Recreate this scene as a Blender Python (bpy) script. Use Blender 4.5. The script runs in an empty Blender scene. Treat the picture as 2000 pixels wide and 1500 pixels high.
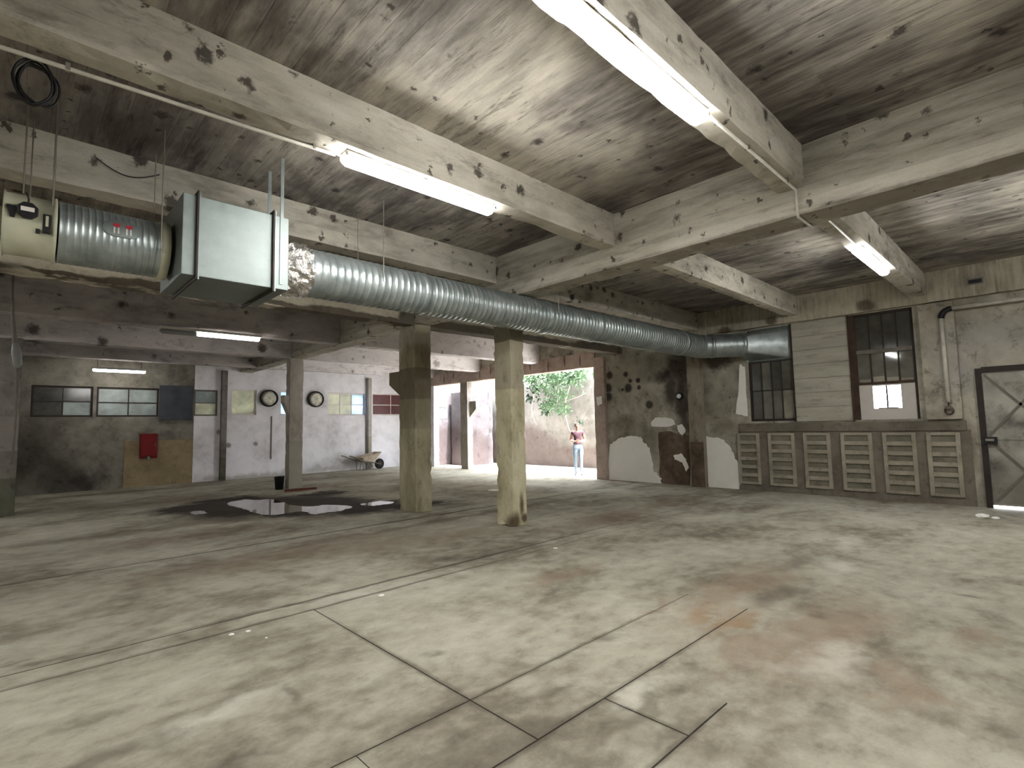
import bpy, bmesh, math, random
from mathutils import Vector, Matrix, noise as mnoise

random.seed(7)
scene = bpy.context.scene
COL = scene.collection

# ------------------------------------------------------------------ camera
# world: x runs along the ventilation duct to the right hand wall, y towards the far white wall, z up
F_PX = 1016.2
PITCH, YAW, ROLL = [math.radians(a) for a in (4.566, 46.263, -1.185)]
CAM = Vector((0, 0, 1.6))
_fw = Vector((math.cos(YAW) * math.cos(PITCH), math.sin(YAW) * math.cos(PITCH), math.sin(PITCH)))
_rt = Vector((math.sin(YAW), -math.cos(YAW), 0))
_up = _rt.cross(_fw)
_r2 = math.cos(ROLL) * _rt + math.sin(ROLL) * _up
_u2 = -math.sin(ROLL) * _rt + math.cos(ROLL) * _up
cd = bpy.data.cameras.new('camera')
cd.sensor_width = 36
cd.lens = 36 * F_PX / 2000
cd.clip_start = 0.05
cam = bpy.data.objects.new('camera', cd)
COL.objects.link(cam)
M = Matrix.Identity(4)
for i in range(3):
    M[i][0], M[i][1], M[i][2], M[i][3] = _r2[i], _u2[i], -_fw[i], CAM[i]
cam.matrix_world = M
scene.camera = cam


def on(px, py, ax, val):
    """point where the pixel's line of sight meets the plane axis = val"""
    d = _fw * F_PX + _r2 * (px - 1000) - _u2 * (py - 750)
    return CAM + d * ((val - CAM[ax]) / d[ax])


def FL(px, py):
    return on(px, py, 2, 0)


# ------------------------------------------------------------------ world, sun, exposure
SKY = 4.2
SUN = 8.0
LAMP = 16.0
EXPO = 2.45
w = bpy.data.worlds.new('world')
scene.world = w
w.use_nodes = True
bg = w.node_tree.nodes['Background']
bg.inputs['Color'].default_value = (0.86, 0.92, 1.0, 1)
bg.inputs['Strength'].default_value = SKY
sl = bpy.data.lights.new('sun', 'SUN')
sl.energy = SUN
sl.angle = math.radians(2)
sl.color = (1.0, 0.96, 0.9)
so = bpy.data.objects.new('sun', sl)
COL.objects.link(so)
so.rotation_euler = Vector((-0.06, 0.30, -0.95)).to_track_quat('-Z', 'Y').to_euler()
so.location = (10, 0, 14)
vs = scene.view_settings
vs.view_transform = 'Standard'
vs.look = 'None'
vs.exposure = EXPO
vs.gamma = 1
vs.use_curve_mapping = False
scene.cycles.adaptive_threshold = 0.05
scene.cycles.use_light_tree = False
scene.cycles.max_bounces = 6
scene.cycles.glossy_bounces = 3


# ------------------------------------------------------------------ material helpers
def lin(c):
    out = []
    for v in c:
        v = v / 255
        out.append(v / 12.92 if v <= 0.04045 else ((v + 0.055) / 1.055) ** 2.4)
    return tuple(out) + (1,)


class NT:
    def __init__(s, name):
        s.m = bpy.data.materials.new(name)
        s.m.use_nodes = True
        s.t = s.m.node_tree
        s.t.nodes.clear()
        s.out = s.t.nodes.new('ShaderNodeOutputMaterial')

    def node(s, typ, **kw):
        n = s.t.nodes.new(typ)
        for k, v in kw.items():
            setattr(n, k, v)
        return n

    def put(s, sock, v):
        if hasattr(v, 'is_linked'):
            s.t.links.new(v, sock)
        elif isinstance(v, (int, float)) and sock.type in ('RGBA',):
            sock.default_value = (v, v, v, 1)
        else:
            sock.default_value = v

    def pos(s, obj=False):
        if obj:
            return s.node('ShaderNodeTexCoord').outputs['Object']
        return s.node('ShaderNodeNewGeometry').outputs['Position']

    def mapping(s, vec, loc=(0, 0, 0), rot=(0, 0, 0), sc=(1, 1, 1), typ='POINT'):
        n = s.node('ShaderNodeMapping', vector_type=typ)
        s.put(n.inputs['Vector'], vec)
        n.inputs['Location'].default_value = loc
        n.inputs['Rotation'].default_value = rot
        n.inputs['Scale'].default_value = sc
        return n.outputs['Vector']

    def noise(s, vec, scale, detail=4, rough=0.6, dist=0.0):
        n = s.node('ShaderNodeTexNoise')
        s.put(n.inputs['Vector'], vec)
        n.inputs['Scale'].default_value = scale
        n.inputs['Detail'].default_value = detail
        n.inputs['Roughness'].default_value = rough
        n.inputs['Distortion'].default_value = dist
        return n.outputs['Fac'], n.outputs['Color']

    def rng(s, val, a, b, c=0.0, d=1.0):
        n = s.node('ShaderNodeMapRange', interpolation_type='SMOOTHSTEP')
        s.put(n.inputs['Value'], val)
        for k, v in zip(('From Min', 'From Max', 'To Min', 'To Max'), (a, b, c, d)):
            n.inputs[k].default_value = v
        return n.outputs['Result']

    def math(s, op, a, b=0.0):
        n = s.node('ShaderNodeMath', operation=op)
        s.put(n.inputs[0], a)
        s.put(n.inputs[1], b)
        return n.outputs[0]

    def vmath(s, op, a, b=(0, 0, 0)):
        n = s.node('ShaderNodeVectorMath', operation=op)
        s.put(n.inputs[0], a)
        s.put(n.inputs[1], b)
        return n.outputs['Value'] if op in ('LENGTH', 'DISTANCE') else n.outputs['Vector']

    def mix(s, fac, a, b, mode='MIX'):
        n = s.node('ShaderNodeMix', data_type='RGBA', blend_type=mode)
        s.put(n.inputs[0], fac)
        s.put(n.inputs[6], a)
        s.put(n.inputs[7], b)
        return n.outputs[2]

    def ramp(s, fac, stops):
        n = s.node('ShaderNodeValToRGB')
        s.put(n.inputs[0], fac)
        e = n.color_ramp.elements
        while len(e) < len(stops):
            e.new(0.5)
        for el, (p, c) in zip(e, stops):
            el.position = p
            el.color = c
        return n.outputs['Color']

    def principled(s, color, rough=0.8, metal=0.0, spec=0.3, normal=None, **kw):
        b = s.node('ShaderNodeBsdfPrincipled')
        s.put(b.inputs['Base Color'], color)
        s.put(b.inputs['Roughness'], rough)
        s.put(b.inputs['Metallic'], metal)
        b.inputs['Specular IOR Level'].default_value = spec
        for k, v in kw.items():
            s.put(b.inputs[k], v)
        if normal is not None:
            s.t.links.new(normal, b.inputs['Normal'])
        s.t.links.new(b.outputs[0], s.out.inputs[0])
        return b

    def bump(s, h, strength=0.3, dist=0.02):
        n = s.node('ShaderNodeBump')
        n.inputs['Strength'].default_value = strength
        n.inputs['Distance'].default_value = dist
        s.put(n.inputs['Height'], h)
        return n.outputs['Normal']


def concrete(name, stops, scale=0.8, stretch=(1, 1, 1), fine=9.0, finestretch=None, spots=None, blobs=(), boards=None,
             bump=0.25, rough=0.9, speck=0.12, spec=0.2, contrast=1.0, bands=(), seed=0.0, flat='xy', grime=0.4):
    """blotchy weathered concrete or plaster; every stain has a shape and place of its own in the room"""
    t = NT(name)
    p0 = t.pos()
    p = t.vmath('ADD', p0, (seed, seed * 1.7, seed * 0.6))
    ps = t.mapping(p, sc=stretch)
    a, _ = t.noise(ps, scale, 4, 0.62, 0.4)
    pf = t.mapping(p, sc=finestretch or stretch)
    b, _ = t.noise(pf, fine, 4, 0.65)
    v = t.math('ADD', t.math('MULTIPLY', a, 0.66), t.math('MULTIPLY', b, 0.34))
    if contrast != 1.0:
        v = t.math('ADD', t.math('MULTIPLY', t.math('SUBTRACT', v, 0.5), contrast), 0.5)
    height = b
    if boards:
        axis, wid, amt = boards
        sep = t.node('ShaderNodeSeparateXYZ')
        t.put(sep.inputs[0], p)
        cell = t.math('FLOOR', t.math('DIVIDE', sep.outputs[axis], wid))
        other = t.math('FLOOR', t.math('DIVIDE', sep.outputs[1 - axis if axis < 2 else 0], 2.3))
        wn = t.node('ShaderNodeTexWhiteNoise', noise_dimensions='2D')
        cb = t.node('ShaderNodeCombineXYZ')
        t.put(cb.inputs[0], cell)
        t.put(cb.inputs[1], other)
        t.put(wn.inputs['Vector'], cb.outputs[0])
        v = t.math('ADD', v, t.math('MULTIPLY', t.math('SUBTRACT', wn.outputs['Value'], 0.5), amt))
        fr = t.math('FRACT', t.math('DIVIDE', sep.outputs[axis], wid))
        line = t.rng(t.math('ABSOLUTE', t.math('SUBTRACT', fr, 0.5)), 0.44, 0.5)
        height = t.math('SUBTRACT', t.math('ADD', height, t.math('MULTIPLY', wn.outputs['Value'], 0.25)), t.math('MULTIPLY', line, 0.3))
        v = t.math('SUBTRACT', v, t.math('MULTIPLY', line, 0.02))
    col = t.ramp(v, stops)
    rsock = rough
    d, dcol = t.noise(p, 2.3, 3, 0.65)
    dv = t.vmath('SUBTRACT', dcol, (0.5, 0.5, 0.5))
    for (z0, z1, c, amt) in bands:
        sepz = t.node('ShaderNodeSeparateXYZ')
        t.put(sepz.inputs[0], t.vmath('ADD', p0, t.vmath('MULTIPLY', dv, (0.06, 0.06, 0.06))))
        f = t.math('MULTIPLY', t.rng(sepz.outputs[2], z0 - 0.015, z0 + 0.015), t.rng(sepz.outputs[2], z1 - 0.015, z1 + 0.015, 1, 0))
        col = t.mix(t.math('MULTIPLY', f, amt), col, lin(c))
    for bl in blobs:
        c, items, warp, soft, amt = bl[:5]
        wet = len(bl) > 5 and bl[5]
        pw = t.vmath('ADD', p0, t.vmath('MULTIPLY', dv, (warp,) * 3))
        acc = None
        for (ctr, rad, rot) in items:
            n = t.node('ShaderNodeVectorMath', operation='MULTIPLY_ADD')
            t.put(n.inputs[0], pw)
            n.inputs[1].default_value = tuple(1 / r for r in rad)
            n.inputs[2].default_value = tuple(-c_ / r for c_, r in zip(ctr, rad))
            f = t.vmath('LENGTH', n.outputs[0])
            acc = f if acc is None else t.math('MINIMUM', acc, f)
        acc = t.rng(acc, 1.0 - soft, 1.0 + soft * 0.4, 1, 0)
        col = t.mix(t.math('MULTIPLY', acc, amt), col, lin(c))
        if wet:
            n = t.node('ShaderNodeMix', data_type='FLOAT')
            t.put(n.inputs[0], acc)
            t.put(n.inputs[2], rsock)
            n.inputs[3].default_value = wet
            rsock = n.outputs[0]
    if spots:
        _, hcol = t.noise(p, 14, 3, 0.7)
        hv = t.vmath('MULTIPLY', t.vmath('SUBTRACT', hcol, (0.5, 0.5, 0.5)), (0.14, 0.14, 0.14))
        for k, (sc_, rad, prob, c) in enumerate(spots):
            vo = t.node('ShaderNodeTexVoronoi', voronoi_dimensions='2D')
            sp = t.node('ShaderNodeSeparateXYZ')
            t.put(sp.inputs[0], t.vmath('ADD', p, hv))
            cbv = t.node('ShaderNodeCombineXYZ')
            if flat == 'xy':
                t.put(cbv.inputs[0], sp.outputs[0])
                t.put(cbv.inputs[1], sp.outputs[1])
            else:
                t.put(cbv.inputs[0], sp.outputs[0 if flat == 'x' else 1])
                t.put(cbv.inputs[1], t.math('ADD', sp.outputs[2], sp.outputs[1 if flat == 'x' else 0]))
            t.put(vo.inputs['Vector'], cbv.outputs[0])
            vo.inputs['Scale'].default_value = sc_
            sepc = t.node('ShaderNodeSeparateColor')
            t.put(sepc.inputs[0], vo.outputs['Color'])
            on_ = t.math('LESS_THAN', sepc.outputs[0], prob)
            r_ = t.math('MULTIPLY', sepc.outputs[1], rad)
            f = t.math('MULTIPLY', on_, t.rng(t.math('SUBTRACT', vo.outputs['Distance'], r_), -0.05, 0.08, 1, 0))
            col = t.mix(t.math('MULTIPLY', f, 0.85), col, lin(c))
            height = t.math('SUBTRACT', height, f)
    if grime:
        gr, _ = t.noise(t.mapping(p, sc=finestretch or stretch), 3.4, 5, 0.78, 0.3)
        gf = t.math('MULTIPLY', t.rng(gr, 0.52, 0.70), grime)
        col = t.mix(gf, col, lin((92, 84, 76)), 'MULTIPLY')
    g, _ = t.noise(p, 55, 2, 0.7)
    col = t.mix(speck, col, t.ramp(g, [(0.3, (0.25, 0.24, 0.22, 1)), (0.7, (1, 1, 1, 1))]), 'MULTIPLY')
    t.principled(col, rsock, 0, spec, t.bump(height, bump, 0.02))
    return t.m


def plain(name, c, rough=0.7, metal=0.0, spec=0.3, var=0.25, scale=6.0, obj=True, **kw):
    t = NT(name)
    a, _ = t.noise(t.pos(obj), scale, 4, 0.6)
    l = lin(c)
    dk = tuple(x * (1 - var) for x in l[:3]) + (1,)
    lt = tuple(min(1, x * (1 + var * 0.6)) for x in l[:3]) + (1,)
    t.principled(t.ramp(a, [(0.3, dk), (0.7, lt)]), rough, metal, spec, t.bump(a, 0.06, 0.01), **kw)
    return t.m


def S(v, *cs):
    return [(p, lin(c)) for p, c in zip(v, cs)]


MAT = {}


# ------------------------------------------------------------------ mesh helpers
class MB:
    def __init__(s):
        s.v, s.f, s.mi = [], [], []

    def add(s, vs_, fs, mi=0):
        o = len(s.v)
        s.v += [tuple(v) for v in vs_]
        s.f += [tuple(i + o for i in f) for f in fs]
        s.mi += [mi] * len(fs)
        return s

    def box(s, a, b, mi=0):
        x0, y0, z0 = [min(a[i], b[i]) for i in range(3)]
        x1, y1, z1 = [max(a[i], b[i]) for i in range(3)]
        vs_ = [(x0, y0, z0), (x1, y0, z0), (x1, y1, z0), (x0, y1, z0), (x0, y0, z1), (x1, y0, z1), (x1, y1, z1), (x0, y1, z1)]
        return s.add(vs_, [(0, 3, 2, 1), (4, 5, 6, 7), (0, 1, 5, 4), (1, 2, 6, 5), (2, 3, 7, 6), (3, 0, 4, 7)], mi)

    def hexa(s, lo, hi, mi=0):
        """eight corners: four of the lower loop, four of the upper loop"""
        return s.add(list(lo) + list(hi), [(0, 3, 2, 1), (4, 5, 6, 7), (0, 1, 5, 4), (1, 2, 6, 5), (2, 3, 7, 6), (3, 0, 4, 7)], mi)

    def tube(s, pts, r, n=8, cap=True, mi=0):
        pts = [Vector(p) for p in pts]
        rs = r if isinstance(r, (list, tuple)) else [r] * len(pts)
        o = len(s.v)
        ref = None
        for i, p in enumerate(pts):
            d = (pts[min(i + 1, len(pts) - 1)] - pts[max(i - 1, 0)]).normalized()
            if ref is None:
                ref = Vector((0, 0, 1)) if abs(d.z) < 0.9 else Vector((1, 0, 0))
            a = (ref - d * ref.dot(d)).normalized()
            ref = a
            b = d.cross(a)
            for k in range(n):
                t = 2 * math.pi * k / n
                s.v.append(tuple(p + (a * math.cos(t) + b * math.sin(t)) * rs[i]))
        for i in range(len(pts) - 1):
            for k in range(n):
                k2 = (k + 1) % n
                s.f.append((o + i * n + k, o + i * n + k2, o + (i + 1) * n + k2, o + (i + 1) * n + k))
                s.mi.append(mi)
        if cap:
            s.f.append(tuple(o + k for k in range(n))[::-1])
            s.f.append(tuple(o + (len(pts) - 1) * n + k for k in range(n)))
            s.mi += [mi, mi]
        return s

    def ring_sweep(s, rings, close=False, mi=0):
        o = len(s.v)
        n = len(rings[0])
        for r in rings:
            s.v += [tuple(p) for p in r]
        for i in range(len(rings) - 1):
            for k in range(n):
                k2 = (k + 1) % n
                s.f.append((o + i * n + k, o + i * n + k2, o + (i + 1) * n + k2, o + (i + 1) * n + k))
                s.mi.append(mi)
        if close:
            s.f.append(tuple(o + k for k in range(n))[::-1])
            s.f.append(tuple(o + (len(rings) - 1) * n + k for k in range(n)))
            s.mi += [mi, mi]
        return s

    def build(s, name, mat, parent=None, smooth=False):
        me = bpy.data.meshes.new(name)
        me.from_pydata(s.v, [], s.f)
        mats = mat if isinstance(mat, (list, tuple)) else [mat]
        for m_ in mats:
            me.materials.append(MAT[m_] if isinstance(m_, str) else m_)
        for p_, k in zip(me.polygons, s.mi):
            p_.material_index = k
            p_.use_smooth = smooth
        bm = bmesh.new()
        bm.from_mesh(me)
        bmesh.ops.recalc_face_normals(bm, faces=bm.faces)
        bm.to_mesh(me)
        bm.free()
        ob = bpy.data.objects.new(name, me)
        COL.objects.link(ob)
        if parent:
            ob.parent = parent
        return ob


def box(name, a, b, mat, parent=None):
    return MB().box(a, b).build(name, mat, parent)


def tag(o, label, cat, group=None):
    o['label'] = label
    o['category'] = cat
    if group:
        o['group'] = group
    return o


def thing(name, label, cat, group=None):
    o = bpy.data.objects.new(name, None)
    COL.objects.link(o)
    o.empty_display_size = 0.1
    return tag(o, label, cat, group)


def struct(o, label=None):
    o['kind'] = 'structure'
    if label:
        o['label'] = label
    return o


def sempty(name, label=None):
    o = bpy.data.objects.new(name, None)
    COL.objects.link(o)
    return struct(o, label)


def bevel(o, w_=0.01, seg=2):
    m_ = o.modifiers.new('bevel', 'BEVEL')
    m_.width = w_
    m_.segments = seg
    m_.limit_method = 'ANGLE'
    return o


def rough_box(name, a, b, mat, parent=None, step=0.12, amp=0.012, seed=0.0):
    """a box cast in rough concrete: grid faces with chipped, uneven arrises"""
    x0, y0, z0 = [min(a[i], b[i]) for i in range(3)]
    x1, y1, z1 = [max(a[i], b[i]) for i in range(3)]
    n = [max(1, min(80, round((e - s_) / step))) for s_, e in ((x0, x1), (y0, y1), (z0, z1))]
    bm = bmesh.new()
    cache = {}

    def vert(i, j, k):
        key = (i, j, k)
        if key not in cache:
            p = Vector((x0 + (x1 - x0) * i / n[0], y0 + (y1 - y0) * j / n[1], z0 + (z1 - z0) * k / n[2]))
            ext = sum((i in (0, n[0]), j in (0, n[1]), k in (0, n[2])))
            q = (p + Vector((seed, seed, seed))) * 3.1
            d = mnoise.noise_vector(q) * amp * 0.6
            if ext >= 2:
                c = Vector(((x0 + x1) / 2, (y0 + y1) / 2, (z0 + z1) / 2))
                chip = max(0, mnoise.noise((p + Vector((seed * 2, 5, 1))) * 6.7) - 0.08) * amp * 3
                dirn = Vector(tuple((c[m_] - p[m_]) if (k_ in (0, n[m_])) else 0 for m_, k_ in enumerate((i, j, k))))
                if dirn.length > 0:
                    dirn = Vector(tuple(math.copysign(1, x) if x else 0 for x in dirn))
                    d += dirn * (chip + amp * 0.3)
            cache[key] = bm.verts.new(p + d)
        return cache[key]
    for j in range(n[1]):
        for k in range(n[2]):
            for i in (0, n[0]):
                bm.faces.new([vert(i, j, k), vert(i, j + 1, k), vert(i, j + 1, k + 1), vert(i, j, k + 1)])
    for i in range(n[0]):
        for k in range(n[2]):
            for j in (0, n[1]):
                bm.faces.new([vert(i, j, k), vert(i + 1, j, k), vert(i + 1, j, k + 1), vert(i, j, k + 1)])
    for i in range(n[0]):
        for j in range(n[1]):
            for k in (0, n[2]):
                bm.faces.new([vert(i, j, k), vert(i + 1, j, k), vert(i + 1, j + 1, k), vert(i, j + 1, k)])
    bmesh.ops.recalc_face_normals(bm, faces=bm.faces)
    me = bpy.data.meshes.new(name)
    bm.to_mesh(me)
    bm.free()
    me.materials.append(MAT[mat])
    o = bpy.data.objects.new(name, me)
    COL.objects.link(o)
    if parent:
        o.parent = parent
    return o


def wall_mesh(name, axis, c0, c1, a0, a1, z0, z1, holes, mat):
    """wall between c0 and c1 on AXIS, spanning a0..a1 and z0..z1, with rectangular holes (a0,a1,z0,z1) cut through"""
    As = sorted({a0, a1, *[h[0] for h in holes], *[h[1] for h in holes]})
    Zs = sorted({z0, z1, *[h[2] for h in holes], *[h[3] for h in holes]})
    As = [a for a in As if a0 <= a <= a1]
    Zs = [z for z in Zs if z0 <= z <= z1]

    def solid(i, j):
        if i < 0 or j < 0 or i >= len(As) - 1 or j >= len(Zs) - 1:
            return False
        am, zm = (As[i] + As[i + 1]) / 2, (Zs[j] + Zs[j + 1]) / 2
        return not any(h[0] < am < h[1] and h[2] < zm < h[3] for h in holes)

    def P(a, z, c):
        return (c, a, z) if axis == 0 else (a, c, z)
    mb = MB()
    for i in range(len(As) - 1):
        for j in range(len(Zs) - 1):
            if not solid(i, j):
                continue
            A, B, C, D = As[i], As[i + 1], Zs[j], Zs[j + 1]
            for c in (c0, c1):
                mb.add([P(A, C, c), P(B, C, c), P(B, D, c), P(A, D, c)], [(0, 1, 2, 3)])
            for (di, dj, e) in ((-1, 0, ((A, C), (A, D))), (1, 0, ((B, C), (B, D))), (0, -1, ((A, C), (B, C))), (0, 1, ((A, D), (B, D)))):
                if not solid(i + di, j + dj):
                    mb.add([P(*e[0], c0), P(*e[1], c0), P(*e[1], c1), P(*e[0], c1)], [(0, 1, 2, 3)])
    o = mb.build(name, mat)
    bm = bmesh.new()
    bm.from_mesh(o.data)
    bmesh.ops.remove_doubles(bm, verts=bm.verts, dist=1e-5)
    bmesh.ops.recalc_face_normals(bm, faces=bm.faces)
    bm.to_mesh(o.data)
    bm.free()
    return o


# ------------------------------------------------------------------ key dimensions (metres)
U = 12.4        # right hand wall face
V = 19.2        # far wall face
ZC = 4.30       # slab soffit
U0, V0 = -4.5, -5.0

# ------------------------------------------------------------------ materials of the setting
DARK = (52, 46, 42)


def fb(px, py, rx, ry, rot=0.0):
    """floor blob at a pixel, radii in metres"""
    p = FL(px, py)
    return ((p.x, p.y, 0), (rx, ry, 5.0), rot)


def wb(px, py, ry, rz):
    """right wall blob at a pixel"""
    p = on(px, py, 0, U)
    return ((U, p.y, p.z), (5.0, ry, rz), 0)


MAT['floor'] = concrete(
    'floor_screed', S((0.28, 0.40, 0.50, 0.60, 0.72), (92, 85, 74), (134, 127, 112), (163, 158, 142), (180, 176, 160), (197, 193, 179)),
    scale=0.55, fine=4.2, stretch=(1, 1.25, 1), rough=0.78, spec=0.2, grime=0.22, bump=0.10, contrast=1.15,
    blobs=[
        ((146, 126, 106), [fb(1450, 1150, 1.6, 0.35, 0.1), fb(1620, 1230, 1.3, 0.4, -0.3), fb(1500, 1260, 0.7, 0.25, 0), fb(1760, 1330, 0.45, 0.2, 0.4),
                          fb(1900, 1240, 0.35, 0.18, 0), fb(1290, 1180, 0.3, 0.1, 0.2), fb(1400, 1225, 0.45, 0.14, -0.2), fb(1100, 1120, 0.7, 0.15, -.3)], 0.9, 0.9, 0.60),
        ((150, 118, 84), [fb(1430, 1215, 0.35, 0.14, 0), fb(1370, 1200, 0.3, 0.1, 0.3)], 0.6, 0.9, 0.55),
        ((92, 84, 74), [fb(1085, 1345, 0.16, 0.06, 0.1), fb(1100, 1335, 0.10, 0.05, 0.1), fb(845, 1277, 0.10, 0.06, 0), fb(575, 1355, 0.05, 0.12, 0.2),
                        fb(1180, 1248, 0.10, 0.06, 0), fb(1885, 1135, 0.12, 0.10, 0.6), fb(1905, 1165, 0.04, 0.14, 0.3), fb(1510, 1165, 0.5, 0.10, -0.4),
                        fb(1330, 1355, 0.08, 0.06, 0), fb(950, 1085, 0.55, 0.06, 0.0), fb(1040, 1070, 0.6, 0.08, 0), fb(480, 1205, 0.22, 0.05, 0), fb(570, 1180, 0.2, 0.05, 0),
                        fb(120, 1285, 0.35, 0.05, 0), fb(190, 1270, 0.3, 0.05, 0), fb(20, 1296, 0.12, 0.03, 0), fb(1560, 1095, 0.6, 0.12, -0.3)], 0.35, 0.9, 0.55),
        ((100, 92, 80), [fb(1000, 1450, 0.32, 0.09, -0.4), fb(1240, 1410, 0.40, 0.07, -0.7), fb(1300, 1440, 0.3, 0.06, -0.7), fb(900, 1480, 0.2, 0.12, 0.2),
                         fb(230, 1470, 0.3, 0.09, 0.2), fb(450, 1490, 0.35, 0.05, 0.1), fb(150, 1420, 0.25, 0.06, 0.1), fb(720, 1350, 0.22, 0.1, 0.3), fb(870, 1395, 0.18, 0.06, 0.5)], 0.5, 1.0, 0.50),
        ((120, 100, 82), [fb(600, 1075, 2.4, 0.6, 0), fb(760, 1060, 1.6, 0.5, 0), fb(350, 1050, 1.5, 0.5, 0), fb(880, 1045, 1.2, 0.5, 0), fb(1200, 1010, 1.6, 0.5, 0.2), fb(1300, 985, 1.4, 0.35, 0)], 1.1, 1.0, 0.55),
        ((92, 80, 68), [((6.0, 7.4, 0), (4.6, 0.16, 5), 0.02), ((1.2, 10.6, 0), (1.8, 0.3, 5), 0.05), ((3.0, 17.9, 0), (2.6, 0.35, 5), 0), ((2.0, 14.6, 0), (2.0, 0.8, 5), 0.1),
                        fb(1250, 952, 0.6, 0.2, 0), fb(880, 985, 0.6, 0.5, 0), fb(700, 1000, 1.2, .5, 0)], 0.7, 0.9, 0.6),
        ((36, 29, 26), [((3.8, 12.0, 0), (1.7, 1.9, 5), 0.3), ((4.7, 11.2, 0), (1.5, 2.1, 5), 0.2), ((3.0, 12.7, 0), (1.1, 1.0, 5), 0.2), ((5.2, 10.0, 0), (1.2, 1.2, 5), 0),
                        ((6.1, 9.3, 0), (0.9, 0.5, 5), -0.2), ((4.1, 10.6, 0), (0.9, 0.9, 5), 0), ((5.6, 12.8, 0), (0.8, 0.5, 5), 0), ((3.7, 13.6, 0), (0.9, 0.6, 5), 0)], 1.3, 0.45, 0.93, 0.85),
        ((84, 76, 66), [((2.0, 3.1, 0), (0.035, 1.4, 5), 0), ((2.6, 2.5, 0), (1.8, 0.028, 5), 0), ((2.6, 1.95, 0), (1.7, 0.03, 5), 0), ((2.56, 1.7, 0), (0.028, 0.35, 5), 0), ((2.4, 1.42, 0), (0.6, 0.028, 5), 0),
                        ((2.2, 4.72, 0), (3.2, 0.035, 5), 0), ((3.2, 5.0, 0), (3.0, 0.04, 5), 0), ((5.5, 7.97, 0), (5.0, 0.05, 5), 0)], 0.10, 0.9, 0.6),
        ((222, 218, 206), [fb(1640, 1108, 0.35, 0.22, 0.3), fb(1620, 1290, 0.4, 0.2, 0), fb(1650, 1060, 0.7, 0.2, 0), fb(420, 1395, 0.4, 0.12, 0.3), fb(1260, 1350, 0.3, 0.12, 0)], 0.7, 1.0, 0.45),
    ])
MAT['joint'] = concrete('floor_joint_dirt', S((0.3, 0.7), (40, 35, 31), (70, 62, 54)), scale=1.5, bump=0.1)

MAT['ceiling'] = concrete(
    'ceiling_board_marked', S((0.30, 0.42, 0.51, 0.60, 0.72), (78, 72, 68), (114, 108, 102), (148, 141, 133), (176, 169, 157), (200, 193, 179)),
    scale=0.62, fine=2.6, stretch=(1.0, 0.8, 1), finestretch=(3.4, 0.5, 1), boards=(0, 0.16, 0.04), bump=0.35, contrast=1.5, grime=0.6, seed=3.4,
    spots=[(2.2, 0.12, 0.34, (50, 44, 42)), (5.0, 0.12, 0.22, (54, 50, 46))],
    blobs=[((82, 73, 69), [((0.2, 5.1, ZC), (2.2, 1.2, 4), 0), ((5.0, 4.9, ZC), (0.7, 1.0, 4), 0), ((4.9, 2.7, ZC), (0.6, 1.3, 4), 0), ((6.6, 5.2, ZC), (0.7, 1.1, 4), 0), ((9.5, 5.3, ZC), (3.2, 0.8, 4), 0),
                           ((6.0, 7.2, ZC), (14, 1.1, 4), 0), ((0.6, 2.4, ZC), (0.9, 0.9, 4), 0), ((11.9, 3.0, ZC), (0.4, 4, 4), 0)], 1.1, 1.0, 0.6),
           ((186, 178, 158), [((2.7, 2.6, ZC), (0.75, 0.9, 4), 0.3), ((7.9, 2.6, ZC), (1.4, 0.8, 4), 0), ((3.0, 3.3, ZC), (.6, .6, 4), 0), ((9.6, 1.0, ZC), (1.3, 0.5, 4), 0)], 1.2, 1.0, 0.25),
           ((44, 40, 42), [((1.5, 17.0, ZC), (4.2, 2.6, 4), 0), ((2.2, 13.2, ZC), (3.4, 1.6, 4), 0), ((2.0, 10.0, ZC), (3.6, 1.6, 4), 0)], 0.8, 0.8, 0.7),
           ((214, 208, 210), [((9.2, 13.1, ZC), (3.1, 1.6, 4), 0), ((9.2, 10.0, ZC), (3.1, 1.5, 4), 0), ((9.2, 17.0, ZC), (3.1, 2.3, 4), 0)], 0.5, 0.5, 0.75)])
BEAM_STOPS = S((0.30, 0.43, 0.55, 0.70), (112, 106, 97), (166, 160, 148), (192, 186, 173), (212, 206, 194))
BSP = [(2.9, 0.17, 0.42, (50, 43, 38)), (6.5, 0.18, 0.20, (62, 54, 46))]
MAT['beam'] = concrete('beam_concrete', BEAM_STOPS, flat='x', scale=0.9, fine=5, stretch=(0.6, 0.6, 1.6), spots=BSP, boards=(2, 0.14, 0.06), bump=0.3)
MAT['beam_cross'] = concrete('beam_concrete_cross', S((0.30, 0.43, 0.55, 0.70), (92, 86, 78), (146, 140, 128), (174, 168, 155), (196, 190, 178)), scale=0.9, fine=5,
                             stretch=(0.8, 0.35, 2.0), spots=BSP, boards=(2, 0.13, 0.10), bump=0.35, seed=5, flat='y',
                             blobs=[((84, 72, 62), [((5.7, 1.0, 3.60), (1, 5.0, 0.035), 0)], 0.15, 0.8, 0.5)])
MAT['beam_grey'] = concrete('beam_grey', S((0.30, 0.5, 0.70), (128, 122, 120), (176, 170, 168), (200, 194, 192)), scale=0.9, fine=4, stretch=(0.6, 0.6, 1.4),
                            flat='x', spots=[(1.2, 0.12, 0.5, (60, 44, 40)), (3.3, 0.10, 0.25, (70, 56, 52))], bump=0.25, seed=9)
MAT['beam_white'] = concrete('beam_whitewashed', S((0.30, 0.45, 0.70), (170, 164, 164), (208, 203, 204), (226, 222, 224)), scale=0.9, fine=4, stretch=(0.6, 0.6, 1.4),
                             flat='x', spots=[(1.3, 0.18, 0.5, (140, 134, 130)), (2.6, 0.12, 0.25, (120, 114, 110))], bump=0.2, seed=2)
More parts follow.
